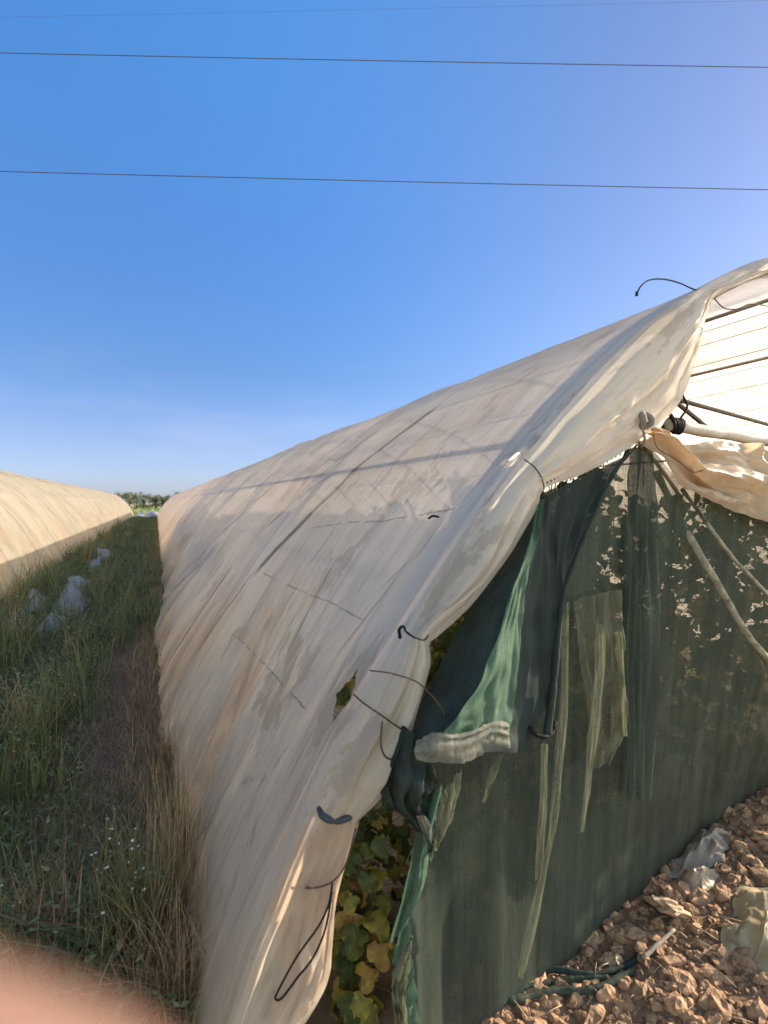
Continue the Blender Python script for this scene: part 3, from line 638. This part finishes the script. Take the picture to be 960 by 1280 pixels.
# ------------------------------------------------------------------ loose wires and cords
WIRE = simple('rusty_wire', (.10, .07, .055), .8, spec=.1); CORD = simple('black_cord', (.018, .018, .022), .8, spec=.1)
def strand(name, pts, r, mat, label, cat, n=50):
    p3 = [at(*q) for q in pts]; m = MB(); m.tube(spline(p3, n), r, 6); o = m.build(name, mat, loc=p3[0]); return tag(o, label, cat)
strand('wire', [(462, 838, 1.33), (490, 842, 1.30), (520, 852, 1.27), (536, 866, 1.25), (547, 878, 1.24), (555, 892, 1.235), (556, 915, 1.24)], .0022, WIRE, 'thin rusty wire crossing from the film edge to the torn net flap', 'wire')
strand('wire', [(442, 868, 1.40), (456, 880, 1.35), (478, 895, 1.31), (492, 905, 1.30), (506, 914, 1.31)], .0024, WIRE, 'short brown wire poking out of the ragged black tear', 'wire')
strand('wire', [(478, 902, 1.33), (476, 920, 1.30), (477, 936, 1.30), (482, 946, 1.30), (490, 950, 1.31)], .0026, WIRE, 'hooked brown wire on the film edge above the grey collar', 'wire')
strand('wire', [(886, 366, 1.40), (868, 362, 1.40), (850, 354, 1.39), (830, 349, 1.38), (812, 350, 1.37), (801, 358, 1.36), (796, 368, 1.36)], .0026, CORD, 'bent dark wire curling up from the ridge against the sky', 'wire')
tipw = at(796, 367, 1.36)
m = MB(); m.tube([tipw + Vector((0, 0, .006)), tipw, tipw - Vector((.001, 0, .007))], .005, 6); m.build('wire_tip', CORD, bpy.data.objects['wire.003'])
strand('wire', [(892, 372, 1.35), (905, 385, 1.32), (922, 386, 1.31), (938, 380, 1.31), (962, 383, 1.33)], .002, WIRE, 'thin wire hanging below the arch top inside the opening', 'wire')
strand('wire', [(815, 535, 1.31), (822, 560, 1.29), (845, 574, 1.28), (866, 590, 1.27), (884, 586, 1.28), (890, 594, 1.29)], .0016, WIRE, 'loose thin wire dangling over the tan hanging sheet', 'wire')
strand('cord', [(416, 1100, 1.31), (411, 1130, 1.29), (398, 1158, 1.28), (375, 1190, 1.29), (360, 1215, 1.30), (347, 1240, 1.31), (344, 1248, 1.32), (352, 1248, 1.31), (372, 1222, 1.29), (392, 1196, 1.28), (407, 1160, 1.28), (415, 1115, 1.3)], .0026, CORD, 'black cord looping down the lower film edge', 'cord', 90)
strand('cord', [(372, 1104, 1.36), (384, 1110, 1.33), (402, 1108, 1.31), (418, 1100, 1.30), (432, 1080, 1.31), (445, 1035, 1.33)], .0026, WIRE, 'brown cord tied across the film edge below the grey collar', 'cord')
strand('string', [(655, 574, 1.37), (668, 584, 1.335), (677, 598, 1.325), (680, 612, 1.33), (676, 620, 1.35)], .0019, CORD, 'dark string pinching the film edge above the torn net flap', 'string')
strand('string', [(536, 794, 1.31), (530, 800, 1.315), (521, 798, 1.325), (514, 795, 1.34)], .0018, CORD, 'dark string tied from the black clip to the film edge', 'string')
# stitches lacing net to film
m = MB()
for k in range(26):
    q = k / 25; a = Vector((lerp(684, 792, q), lerp(608, 552, q), 0)); p, r_ = at(a.x, a.y - 6, 1.34), at(a.x + random.uniform(-3, 3), a.y + 9, 1.38)
    m.tube([p, p.lerp(r_, .5) + Vector((0, -.006, 0)), r_], .0022, 4)
m.build('lacing', CORD, NT_)

# ------------------------------------------------------------------ overhead cables
CAB = simple('cable', (.06, .07, .09), .7)
def cable(a, b_, D, label, r):
    cam_f = Vector((math.sin(YAW), math.cos(YAW), 0))
    def P(px, py):
        d = ray(px, py); return EYE + d * (D / d.dot(cam_f))
    p, q = P(*a), P(*b_); d = (q - p); m = MB(); pts = []
    for k in range(61):
        f = lerp(-3, 4, k / 60); s = p + d * f; s.z += .06 * (f - .5) ** 2; pts.append(s)
    m.tube(pts, r, 6); tag(m.build('overhead_cable', CAB), label, 'cable', 'overhead cables')
cable((0, 67), (960, 85), 13, 'upper dark overhead cable crossing the blue sky', .0095)
cable((0, 215), (960, 238), 13, 'lower dark overhead cable crossing the blue sky', .0095)
cable((0, 22), (960, 1), 22, 'faint thin overhead cable at the very top of the sky', .003)

# ------------------------------------------------------------------ soil heap: clods, stones, scraps
CLOD = simple('clod_earth', (.38, .24, .145), .95, .5, 9, .8, .02)
STONE = simple('pale_stone', (.46, .34, .23), .9, .35, 14, .6, .01)
import bmesh
def rock_proto(sub, seed, flat=1.0):
    bm = bmesh.new(); bmesh.ops.create_icosphere(bm, subdivisions=sub, radius=1)
    for v in bm.verts:
        v.co *= 1 + .55 * nz(v.co.x * 1.1 + seed, v.co.y * 1.1, v.co.z * 1.1) + .38 * nz(v.co.x * 2.7, v.co.y * 2.7 + seed, v.co.z * 2.7); v.co.z *= flat
    vs = [v.co.copy() for v in bm.verts]; fs = [tuple(v.index for v in f.verts) for f in bm.faces]; bm.free(); return vs, fs
RK = [rock_proto(2, 3.1 * k, .8) for k in range(6)]; RS = [rock_proto(1, 2.3 * k, .8) for k in range(8)]
def rotm(): return (Matrix.Rotation(random.uniform(0, 6.3), 3, 'Z') @ Matrix.Rotation(random.uniform(-.6, .6), 3, 'X') @ Matrix.Diagonal((random.uniform(.7, 1.4), random.uniform(.7, 1.2), random.uniform(.6, 1))))
m = MB(); n = 0
while n < 24000:
    x = random.uniform(.72, 2.95); y = random.uniform(.1, 1.40 + skew(x))
    if x < .72 + .2 * nz(y * 4) + .1: continue
    r = min(.034, random.lognormvariate(-5.5, .86)); M3 = rotm(); vs, fs = RK[n % 6] if r > .014 else RS[n % 8]; z = gh(x, y)
    m.add([Vector((x, y, z + r * .12)) + (M3 @ v) * r for v in vs], fs); n += 1
tag(m.build('soil_clods', CLOD, smooth=False), kind='stuff')
m = MB()
for _ in range(420):
    x = random.uniform(.8, 2.8); y = random.uniform(.2, 1.36 + skew(x)); a = random.uniform(0, 6.3); l = random.uniform(.02, .09); z = gh(x, y) + random.uniform(.008, .022); d = Vector((math.cos(a), math.sin(a), random.uniform(-.15, .25)))
    m.tube([Vector((x, y, z)), Vector((x, y, z)) + d * l * .5 + Vector((0, 0, .004)), Vector((x, y, z)) + d * l], random.uniform(.0008, .002), 4, random.uniform(.3, .9))
tag(m.build('straw_litter', leafmat('straw', [(0, (.16, .11, .06)), (1, (.48, .38, .22))], .1)), kind='stuff')
rocks = [(715, 1160, .024), (742, 1170, .026), (757, 1152, .02), (770, 1185, .022), (790, 1165, .028), (760, 1200, .024), (735, 1190, .022), (728, 1178, .02), (800, 1185, .026), (822, 1155, .024), (700, 1172, .018), (880, 1120, .03), (905, 1085, .026), (845, 1150, .022), (925, 1060, .03), (948, 1045, .034)]
for k, (px, py, r) in enumerate(rocks):
    p = gpt(px, py, r * .4); mm = MB(); M3 = rotm(); vs, fs = RK[k % 6]; mm.add([p + (M3 @ v) * r for v in vs], fs)
    tag(mm.build('earth_clod', CLOD, smooth=False, loc=p - Vector((0, 0, r * .4))), 'fist sized lump of dry reddish earth on the soil heap before the net', 'clod', 'earth clods on the heap')
for px, py, r, fl, lab in ((770, 1203, .03, .7, 'pale rounded stone lying among earth clods near the rolled net foot'), (832, 1132, .065, .35, 'large flat tan stone tilted on the soil heap')):
    p = gpt(px, py, r * .4); mm = MB(); vs, fs = rock_proto(3, 5.5 + px, fl); mt = Matrix.Rotation(R(25), 3, 'Y') @ Matrix.Rotation(R(-20), 3, 'X'); mm.add([p + (mt @ v) * r for v in vs], fs)
    tag(mm.build('stone', STONE, smooth=False, loc=p - Vector((0, 0, r * .4))), lab, 'stone')
p, q = gpt(803, 1198, .02), gpt(843, 1162, .03); mm = MB(); mm.tube([p.lerp(q, k / 10) + Vector((0, 0, .004 * nz(k * .8))) for k in range(11)], lambda f: .008 - .003 * f, 8)
tag(mm.build('stick', simple('weathered_wood', (.30, .26, .21), .85, .4, 20, .4, .004), loc=p), 'short grey stick lying on the soil heap', 'stick')

def crumple(name, pxs, mat, label, cat, h, seed, nu=70, nv=50, lift=.0):
    """a crumpled sheet lying on the ground, corners given in turn"""
    c = [gpt(*q, .01) for q in pxs]; m = MB()
    def fn(i, j):
        u, v = i / (nu - 1), j / (nv - 1); p = c[0].lerp(c[1], u).lerp(c[3].lerp(c[2], u), v)
        e = min(u, 1 - u, v, 1 - v); wob = .06 * nz(u * 5, v * 5, seed); p.x += wob * (c[1] - c[0]).length; p.y += .08 * nz(u * 4, v * 6, seed + 4) * (c[3] - c[0]).length
        r = .55 + .9 * nz(u * 2.2 + seed, v * 1.6 + u, 1) + .55 * (.5 - abs(nz(u * 3.5 + v, v * 2.5 + seed, 2))) + .3 * (.4 - abs(nz(u * 6 - 2 * v, v * 5, seed))) + .10 * nz(u * 16, v * 16, seed)
        p.z = gh(p.x, p.y) + .008 + h * r * sm(0, .38, e) + lift * math.exp(-((u - .5) ** 2 + (v - .5) ** 2) * 9) 
        return p
    m.grid(nu, nv, fn, lambda i, j: (50 + i * .01, 3 + j * .01 + seed)); o = m.build(name, mat, loc=c[0]); return tag(o, label, cat)
crumple('plastic_sheet', [(895, 1190), (990, 1245), (1000, 1110), (925, 1105)], film_material('scrap_film', (.66, .58, .38), (.70, .58, .36), trans=.35, clear=.0), 'crumpled pale yellow plastic sheet lying on the soil heap', 'plastic sheet', .04, 2.2)
crumple('rag', [(835, 1095), (905, 1075), (915, 1035), (870, 1040)], simple('grey_rag', (.29, .255, .215), .9, .3, 20, .5, .01), 'crumpled grey rag bunched against the foot of the net', 'rag', .05, 5.1, lift=.03)
crumple('plastic_sheet', [(838, 1105), (885, 1120), (900, 1085), (860, 1085)], film_material('scrap_tan', (.55, .46, .34), (.6, .46, .3), trans=.3, clear=.0), 'small tan plastic scrap under the grey rag', 'plastic sheet', .04, 9.3)
GREYF = film_material('alley_film', (.36, .34, .29), (.33, .29, .24), trans=.2, clear=.0)
crumple('plastic_sheet', [(58, 772), (100, 772), (126, 730), (88, 716)], GREYF, 'torn greyish plastic sheet lying among weeds by the left tunnel', 'plastic sheet', .10, 3.3, lift=.15)
crumple('plastic_sheet', [(46, 786), (75, 790), (88, 772), (60, 765)], GREYF, 'small grey plastic scrap lying in front of the torn sheet', 'plastic sheet', .10, 7.9)
crumple('plastic_sheet', [(20, 775), (52, 762), (60, 744), (30, 752)], GREYF, 'low grey plastic scrap against the foot of the left tunnel', 'plastic sheet', .12, 12.9, lift=.12)
crumple('plastic_sheet', [(112, 716), (140, 700), (138, 688), (112, 700)], GREYF, 'grey plastic scrap farther along the foot of the left tunnel', 'plastic sheet', .14, 15.3, lift=.15)
crumple('plastic_sheet', [(166, 647), (203, 648), (206, 641), (172, 640)], film_material('white_film', (.42, .40, .38), (.42, .38, .34), trans=.2, clear=.0), 'white plastic heap at the far end of the alley', 'plastic sheet', .3, 1.7)

# ------------------------------------------------------------------ weeds and grass of the alley
def blade(m, p, h, w, lean, an, tint, segs=3):
    d = Vector((math.cos(an), math.sin(an), 0)); sd = Vector((-d.y, d.x, 0)) * w * .5; vs = []
    for k in range(segs + 1):
        t_ = k / segs; c = p + Vector((0, 0, h * t_ * (1 - .25 * lean * t_))) + d * (lean * h * t_ * t_); ww = 1 - t_ ** 1.6 * .94
        vs += [c - sd * ww, c + sd * ww]
    m.add(vs, [(2 * k, 2 * k + 1, 2 * k + 3, 2 * k + 2) for k in range(segs)], tint)
GRASS = leafmat('weed_green', [(0, (.075, .10, .032)), (.4, (.20, .225, .08)), (.65, (.29, .275, .10)), (.85, (.46, .33, .15)), (1, (.58, .45, .26))], .3)
DRY = leafmat('dry_straw', [(0, (.24, .125, .07)), (.4, (.40, .245, .13)), (.7, (.56, .41, .22)), (1, (.68, .55, .34))], .3)
def trackness(x, y): return math.exp(-((x + .17 + .1 * nz(y * .8, 2)) / .26) ** 2) * sm(2.6, 3.4, y) * (1 - .85 * sm(5.2, 7.5, y))
m = MB(); n = 0
while n < 46000:
    y = 1.3 + 60 * random.random() ** 2.6; x = random.uniform(-2.25, .1)
    if y > 7 and x < -1.75 + .5 * nz(y * .35, 4) and random.random() < .8: continue
    if random.random() < trackness(x, y) * 1.05: continue
    if y < 3.0 and x > -.05 and random.random() < .6: continue
    patch = nz(x * 1.3, y * .7, 5); n += 1
    h = random.uniform(.05, .20) * (1 + .9 * patch) * (1.2 if y > 6 else 1); sc = 1 + y * .07
    blade(m, Vector((x, y, gh(x, y) - .01)), h, random.uniform(.004, .009) * sc, random.uniform(.1, 1.1), random.uniform(0, 6.3), min(1, max(0, random.gauss(.36, .15) + (.3 if random.random() < .07 else 0))))
for _ in range(9000):                                # broad leaves low in the mat
    y = 1.5 + 40 * random.random() ** 2.4; x = random.uniform(-2.1, .05)
    if random.random() < trackness(x, y) * 1.1 or (y > 7 and x < -1.4): continue
    z = gh(x, y) + random.uniform(.02, .16) * (1 + .8 * nz(x * 1.3, y * .7, 5)); s = random.uniform(.008, .022) * (1 + y * .05); an = random.uniform(0, 6.3)
    d = Vector((math.cos(an), math.sin(an), random.uniform(-.3, .5))); sd = Vector((-d.y, d.x, random.uniform(-.4, .4))) * .45; c = Vector((x, y, z))
    m.add([c, c + (d * .6 + sd) * s, c + d * 1.7 * s, c + (d * .6 - sd) * s], [(0, 1, 2, 3)], min(1, max(0, random.gauss(.4, .15))))
for _ in range(640):                                 # taller leafy clumps and stalks standing out of the mat
    y = 2.3 + 34 * random.random() ** 2.0; x = random.uniform(-2.0, .02)
    if trackness(x, y) > .3 or nz(x * .9, y * .5, 11) < -.05: continue
    H = random.uniform(.22, .5) * (1.35 if x < -1.2 else 1) * (.7 + .6 * (nz(x * .9, y * .5, 11) + .5)); n_ = random.randint(16, 34); tn = random.choice((.3, .4, .45, .5, .62, .8))
    for _ in range(n_):
        a = random.uniform(0, 6.3); q = Vector((x + random.gauss(0, .05), y + random.gauss(0, .05), gh(x, y)))
        blade(m, q, H * random.uniform(.4, 1.1), random.uniform(.004, .011) * (1 + y * .05), random.uniform(.1, .8), a, min(1, max(0, random.gauss(tn, .09))), 4)
        c = q + Vector((random.gauss(0, .05), random.gauss(0, .05), H * random.uniform(.3, .95))); d = Vector((math.cos(a), math.sin(a), random.uniform(-.5, .3))); sd = Vector((-d.y, d.x, random.uniform(-.4, .4))) * .3; z_ = random.uniform(.012, .028) * (1 + y * .04)
        m.add([c, c + (d * .5 + sd) * z_, c + d * z_, c + (d * .5 - sd) * z_], [(0, 1, 2, 3)], min(1, max(0, random.gauss(tn + .05, .1))))
tag(m.build('weeds', GRASS, smooth=False), kind='stuff')
m = MB(); n = 0
while n < 15000:
    y = 1.6 + 7 * random.random() ** 1.3; x = random.gauss(-.18, .3)
    if x > .16 or random.random() > .25 + trackness(x, y): continue
    n += 1; blade(m, Vector((x, y, gh(x, y))), random.uniform(.02, .11), random.uniform(.002, .005), random.uniform(.5, 2.5), random.uniform(0, 6.3), random.gauss(.35, .2), 2)
for _ in range(5500):                                 # litter along the foot of the cover
    y = 1.7 + 45 * random.random() ** 2.2; x = random.uniform(-.1, .1) - .12 * math.exp(-((y - 6) / 3.2) ** 2)
    blade(m, Vector((x, y, gh(x, y))), random.uniform(.05, .22), random.uniform(.003, .006) * (1 + y * .06), random.uniform(.1, 1.3), random.uniform(0, 6.3), random.gauss(.35, .2), 3)
tag(m.build('dry_grass', DRY, smooth=False), kind='stuff')
def tuft(px, py, h, n, spread, tint, label, lean=.35, w=.004, mat=DRY):
    p = on_ground(px, py); p = Vector((p.x, p.y, gh(p.x, p.y))); m = MB()
    for _ in range(n):
        a = random.uniform(0, 6.3); r = random.random() ** .7 * spread
        blade(m, p + Vector((math.cos(a) * r, math.sin(a) * r, -.01)), h * random.uniform(.4, 1.1), w * random.uniform(.6, 1.4), random.uniform(0, lean * 2), random.uniform(0, 6.3), random.gauss(tint, .18), 5)
    return tag(m.build('grass_tuft', mat, smooth=False, loc=p), label, 'grass tuft', 'grass tufts along the cover foot')
tuft(218, 1130, .62, 150, .10, .6, 'tallest straw coloured dry grass clump against the cover foot', .25)
tuft(205, 1215, .42, 130, .13, .45, 'dense brown dry grass clump in front of the tallest straw clump', .5)
tuft(232, 1260, .36, 90, .10, .55, 'short straw grass clump lowest along the cover foot', .6)
tuft(226, 1085, .45, 46, .05, .42, 'green grass clump between straw and cover', .25, .010, GRASS)
tuft(170, 1180, .45, 120, .12, .40, 'green leafy grass clump left of the tall straw', .4, .009, GRASS)
tuft(130, 1210, .3, 110, .14, .36, 'low dark green grass clump beneath the white flowered weed', .7, .009, GRASS)
tuft(206, 960, .32, 90, .09, .3, 'reddish brown dry grass clump where the bare track meets the cover', .5)
tuft(60, 1180, .35, 150, .17, .3, 'broad brown dry grass clump at the left edge of the alley', .5)
FLW = simple('white_petal', (.72, .70, .58), .7, .2, 30)
def weed(px, py, h, ns, label, fl=12):
    p = on_ground(px, py); p = Vector((p.x, p.y, gh(p.x, p.y))); r_ = empty('flowering_weed', p, label, 'weed', 'white flowered weeds'); m = MB(); f = MB(); lf = MB()
    for k in range(ns):
        a = random.uniform(0, 6.3); hh = h * random.uniform(.6, 1); tip = p + Vector((math.cos(a) * .16 * hh, math.sin(a) * .16 * hh, hh)); b0 = p + Vector((math.cos(a) * .02, math.sin(a) * .02, 0))
        sp = spline([b0, b0.lerp(tip, .5) + Vector((random.uniform(-.03, .03), random.uniform(-.03, .03), 0)), tip], 10); m.tube(sp, .0022, 5)
        for _ in range(fl // ns + 1):
            q = sp[random.randint(6, 9)] + Vector((random.gauss(0, .02), random.gauss(0, .02), random.gauss(0, .02))); m.tube([sp[6], q], .0013, 4)
            pet = random.uniform(.003, .0065)
            vs = [q] + [q + Vector((math.cos(w) * pet, math.sin(w) * pet, random.uniform(-.2, .6) * pet)) for w in [k_ * .9 for k_ in range(7)]]
            f.add(vs, [(0, 1 + k_, 1 + (k_ + 1) % 7) for k_ in range(7)])
        for _ in range(7):
            q = sp[random.randint(1, 7)]; blade(lf, q, .05, .008, .9, random.uniform(0, 6.3), random.gauss(.4, .1), 2)
    m.build('stems', STEM, r_); f.build('flowers', FLW, r_, smooth=False); lf.build('foliage', GRASS, r_, smooth=False)
weed(142, 1215, .60, 7, 'tall white flowered weed before the straw grass', 14)
weed(112, 1190, .42, 4, 'smaller white flowered weed left of the tall one', 6)
weed(4, 1190, .34, 3, 'white flowered weed cut by the left picture edge', 5)
weed(112, 850, .30, 5, 'white flowered weed in the green growth farther along the alley', 8)
weed(152, 815, .32, 3, 'sparse white flowered weed beside the bare track', 6)
weed(95, 900, .25, 3, 'low white flowered weed at left of the bare track', 5)
# bare twigs
for pts, lab in (([(155, 1112, 2.1), (172, 1098, 2.1), (190, 1090, 2.1), (206, 1098, 2.1)], 'bare pale twig poking left out of the straw grass'), ([(83, 1088, 2.6), (90, 1102, 2.6), (100, 1112, 2.55), (106, 1128, 2.5)], 'forked pale twig standing in dark weeds'), ([(172, 1145, 1.95), (182, 1180, 1.93), (196, 1222, 1.9)], 'long pale straw stalk leaning right among dark stems')):
    strand('twig', pts, .0032, simple('pale_twig', (.42, .37, .28), .8), lab, 'twig', 16)

# ------------------------------------------------------------------ far trees beyond the field
CROWN = leafmat('tree_leaf', [(0, (.05, .075, .022)), (.5, (.13, .16, .05)), (1, (.26, .26, .10))], .3); BARK = simple('bark', (.10, .075, .055), .9)
def tree(x, y, h, w):
    b0 = Vector((x, y, gh(x, y))); r_ = empty('tree', b0, 'small bushy tree in the far tree row beyond the field', 'tree', 'far tree row')
    m = MB(); m.tube([b0 + Vector((0, 0, -.05)), b0 + Vector((.05, 0, h * .35)), b0 + Vector((.0, .05, h * .7))], lambda q: .12 - .08 * q, 7)
    for k in range(5):
        a = k * 1.3; m.tube([b0 + Vector((.02, 0, h * .3)), b0 + Vector((math.cos(a) * w * .3, math.sin(a) * w * .3, h * .65))], lambda q: .05 - .03 * q, 5)
    m.build('trunk', BARK, r_); m = MB()
    cl = [Vector((random.gauss(0, .28) * w, random.gauss(0, .28) * w, h * random.uniform(.12, .92))) for _ in range(16)]
    for _ in range(800):
        c = b0 + random.choice(cl) + Vector((random.gauss(0, .16), random.gauss(0, .16), random.gauss(0, .13))) * w; an = random.uniform(0, 6.3); s = random.uniform(.12, .24)
        d = Vector((math.cos(an), math.sin(an), random.uniform(-.6, .6))); sd = Vector((-d.y, d.x, random.uniform(-1, 1))) * .5
        m.add([c, c + (d * .5 + sd) * s, c + d * s * 1.4, c + (d * .5 - sd) * s], [(0, 1, 2, 3)], min(1, max(0, random.gauss(.5, .22))))
    m.build('crown', CROWN, r_, smooth=False)
for k in range(13): tree(-9.5 + 1.35 * k + random.uniform(-.3, .3), 138 + random.uniform(-4, 6), random.uniform(2.9, 4.2), random.uniform(1.7, 2.4))
m = MB()
for _ in range(3500):                                # low crop rows of the field
    y = random.uniform(69, 130); x = round(random.uniform(-14, 10) / 1.2) * 1.2 + random.gauss(0, .2)
    blade(m, Vector((x, y, gh(x, y) + .05)), random.uniform(.15, .4), random.uniform(.1, .22), random.uniform(.2, 1), random.uniform(0, 6.3), min(1, max(0, random.gauss(.6, .15))), 2)
tag(m.build('field_crop', leafmat('field_leaf', [(0, (.08, .12, .03)), (.6, (.20, .25, .07)), (1, (.36, .34, .14))]), smooth=False), kind='stuff')

# ------------------------------------------------------------------ the photographer's hand at the lens
def cw(r_, f_, u_):
    q = cam.rotation_euler.to_matrix(); return EYE + q @ Vector((r_, u_, -f_))
def hand():
    V, E, RAD = [], [], []
    def add(p, rad, parent=None):
        V.append(cw(*p)); RAD.append(rad); i = len(V) - 1
        if parent is not None: E.append((parent, i))
        return i
    w = add((-.135, -.095, -.125), .026)                       # wrist is the root
    a = add((-.22, -.20, -.20), .032, w); b_ = add((-.31, -.33, -.30), .040, a); add((-.36, -.42, -.37), .044, b_)
    pal = add((-.112, -.066, -.104), .027, w)
    # index finger, reaching past the lens
    k1 = add((-.092, -.036, -.056), .0125, pal); k2 = add((-.0635, .004, -.0285), .0108, k1); k3 = add((-.0406, .0265, -.0275), .0104, k2); add((-.0186, .0315, -.0405), .0102, k3); add((-.0136, .0315, -.0435), .0088, len(V) - 1)
    # middle, ring, little, curled below it
    for off, ln in ((1, 1.0), (2, .92), (3, .75)):
        ox, oz = -.006 * off, -.019 * off
        c1 = add((-.084 + ox, -.04, -.084 + oz), .0118 - .0008 * off, pal); c2 = add((-.062 + ox, -.004 * ln, -.076 + oz), .0098 - .0006 * off, c1)
        c3 = add((-.058 + ox - .012, .012 * ln - .004, -.084 + oz), .009 - .0006 * off, c2); add((-.074 + ox - .012, .006 * ln, -.092 + oz), .0078 - .0005 * off, c3)
    t1 = add((-.118, -.05, -.07), .016, pal); t2 = add((-.112, -.022, -.045), .012, t1); add((-.10, -.002, -.035), .0095, t2)
    me = bpy.data.meshes.new('person'); me.from_pydata([tuple(v) for v in V], E, []); ob = bpy.data.objects.new('person', me); COL.objects.link(ob)
    sk = ob.modifiers.new('skin', 'SKIN'); sk.use_smooth_shade = True
    for i, r_ in enumerate(RAD):
        d = me.skin_vertices[0].data[i]; d.radius = (r_, r_); d.use_root = (i == 0)
    ss = ob.modifiers.new('sub', 'SUBSURF'); ss.levels = 2; ss.render_levels = 2
    dg = bpy.context.evaluated_depsgraph_get(); m2 = bpy.data.meshes.new_from_object(ob.evaluated_get(dg)); ob.modifiers.clear(); ob.data = m2
    t = NT('skin'); f = t.noise(t.obj(), 60, 5); c = t.ramp(f, [(.3, (.15, .086, .06)), (.7, (.19, .112, .078))])
    m2.materials.clear(); m2.materials.append(t.finish(t.shader('ShaderNodeBsdfPrincipled', Base_Color=c, Roughness=.5, Subsurface_Weight=.25, Subsurface_Scale=.01)))
    m2.polygons.foreach_set('use_smooth', [True] * len(m2.polygons))
    tag(ob, 'bare arm with one out of focus fingertip over the bottom left corner', 'person')
    return ob
hand()
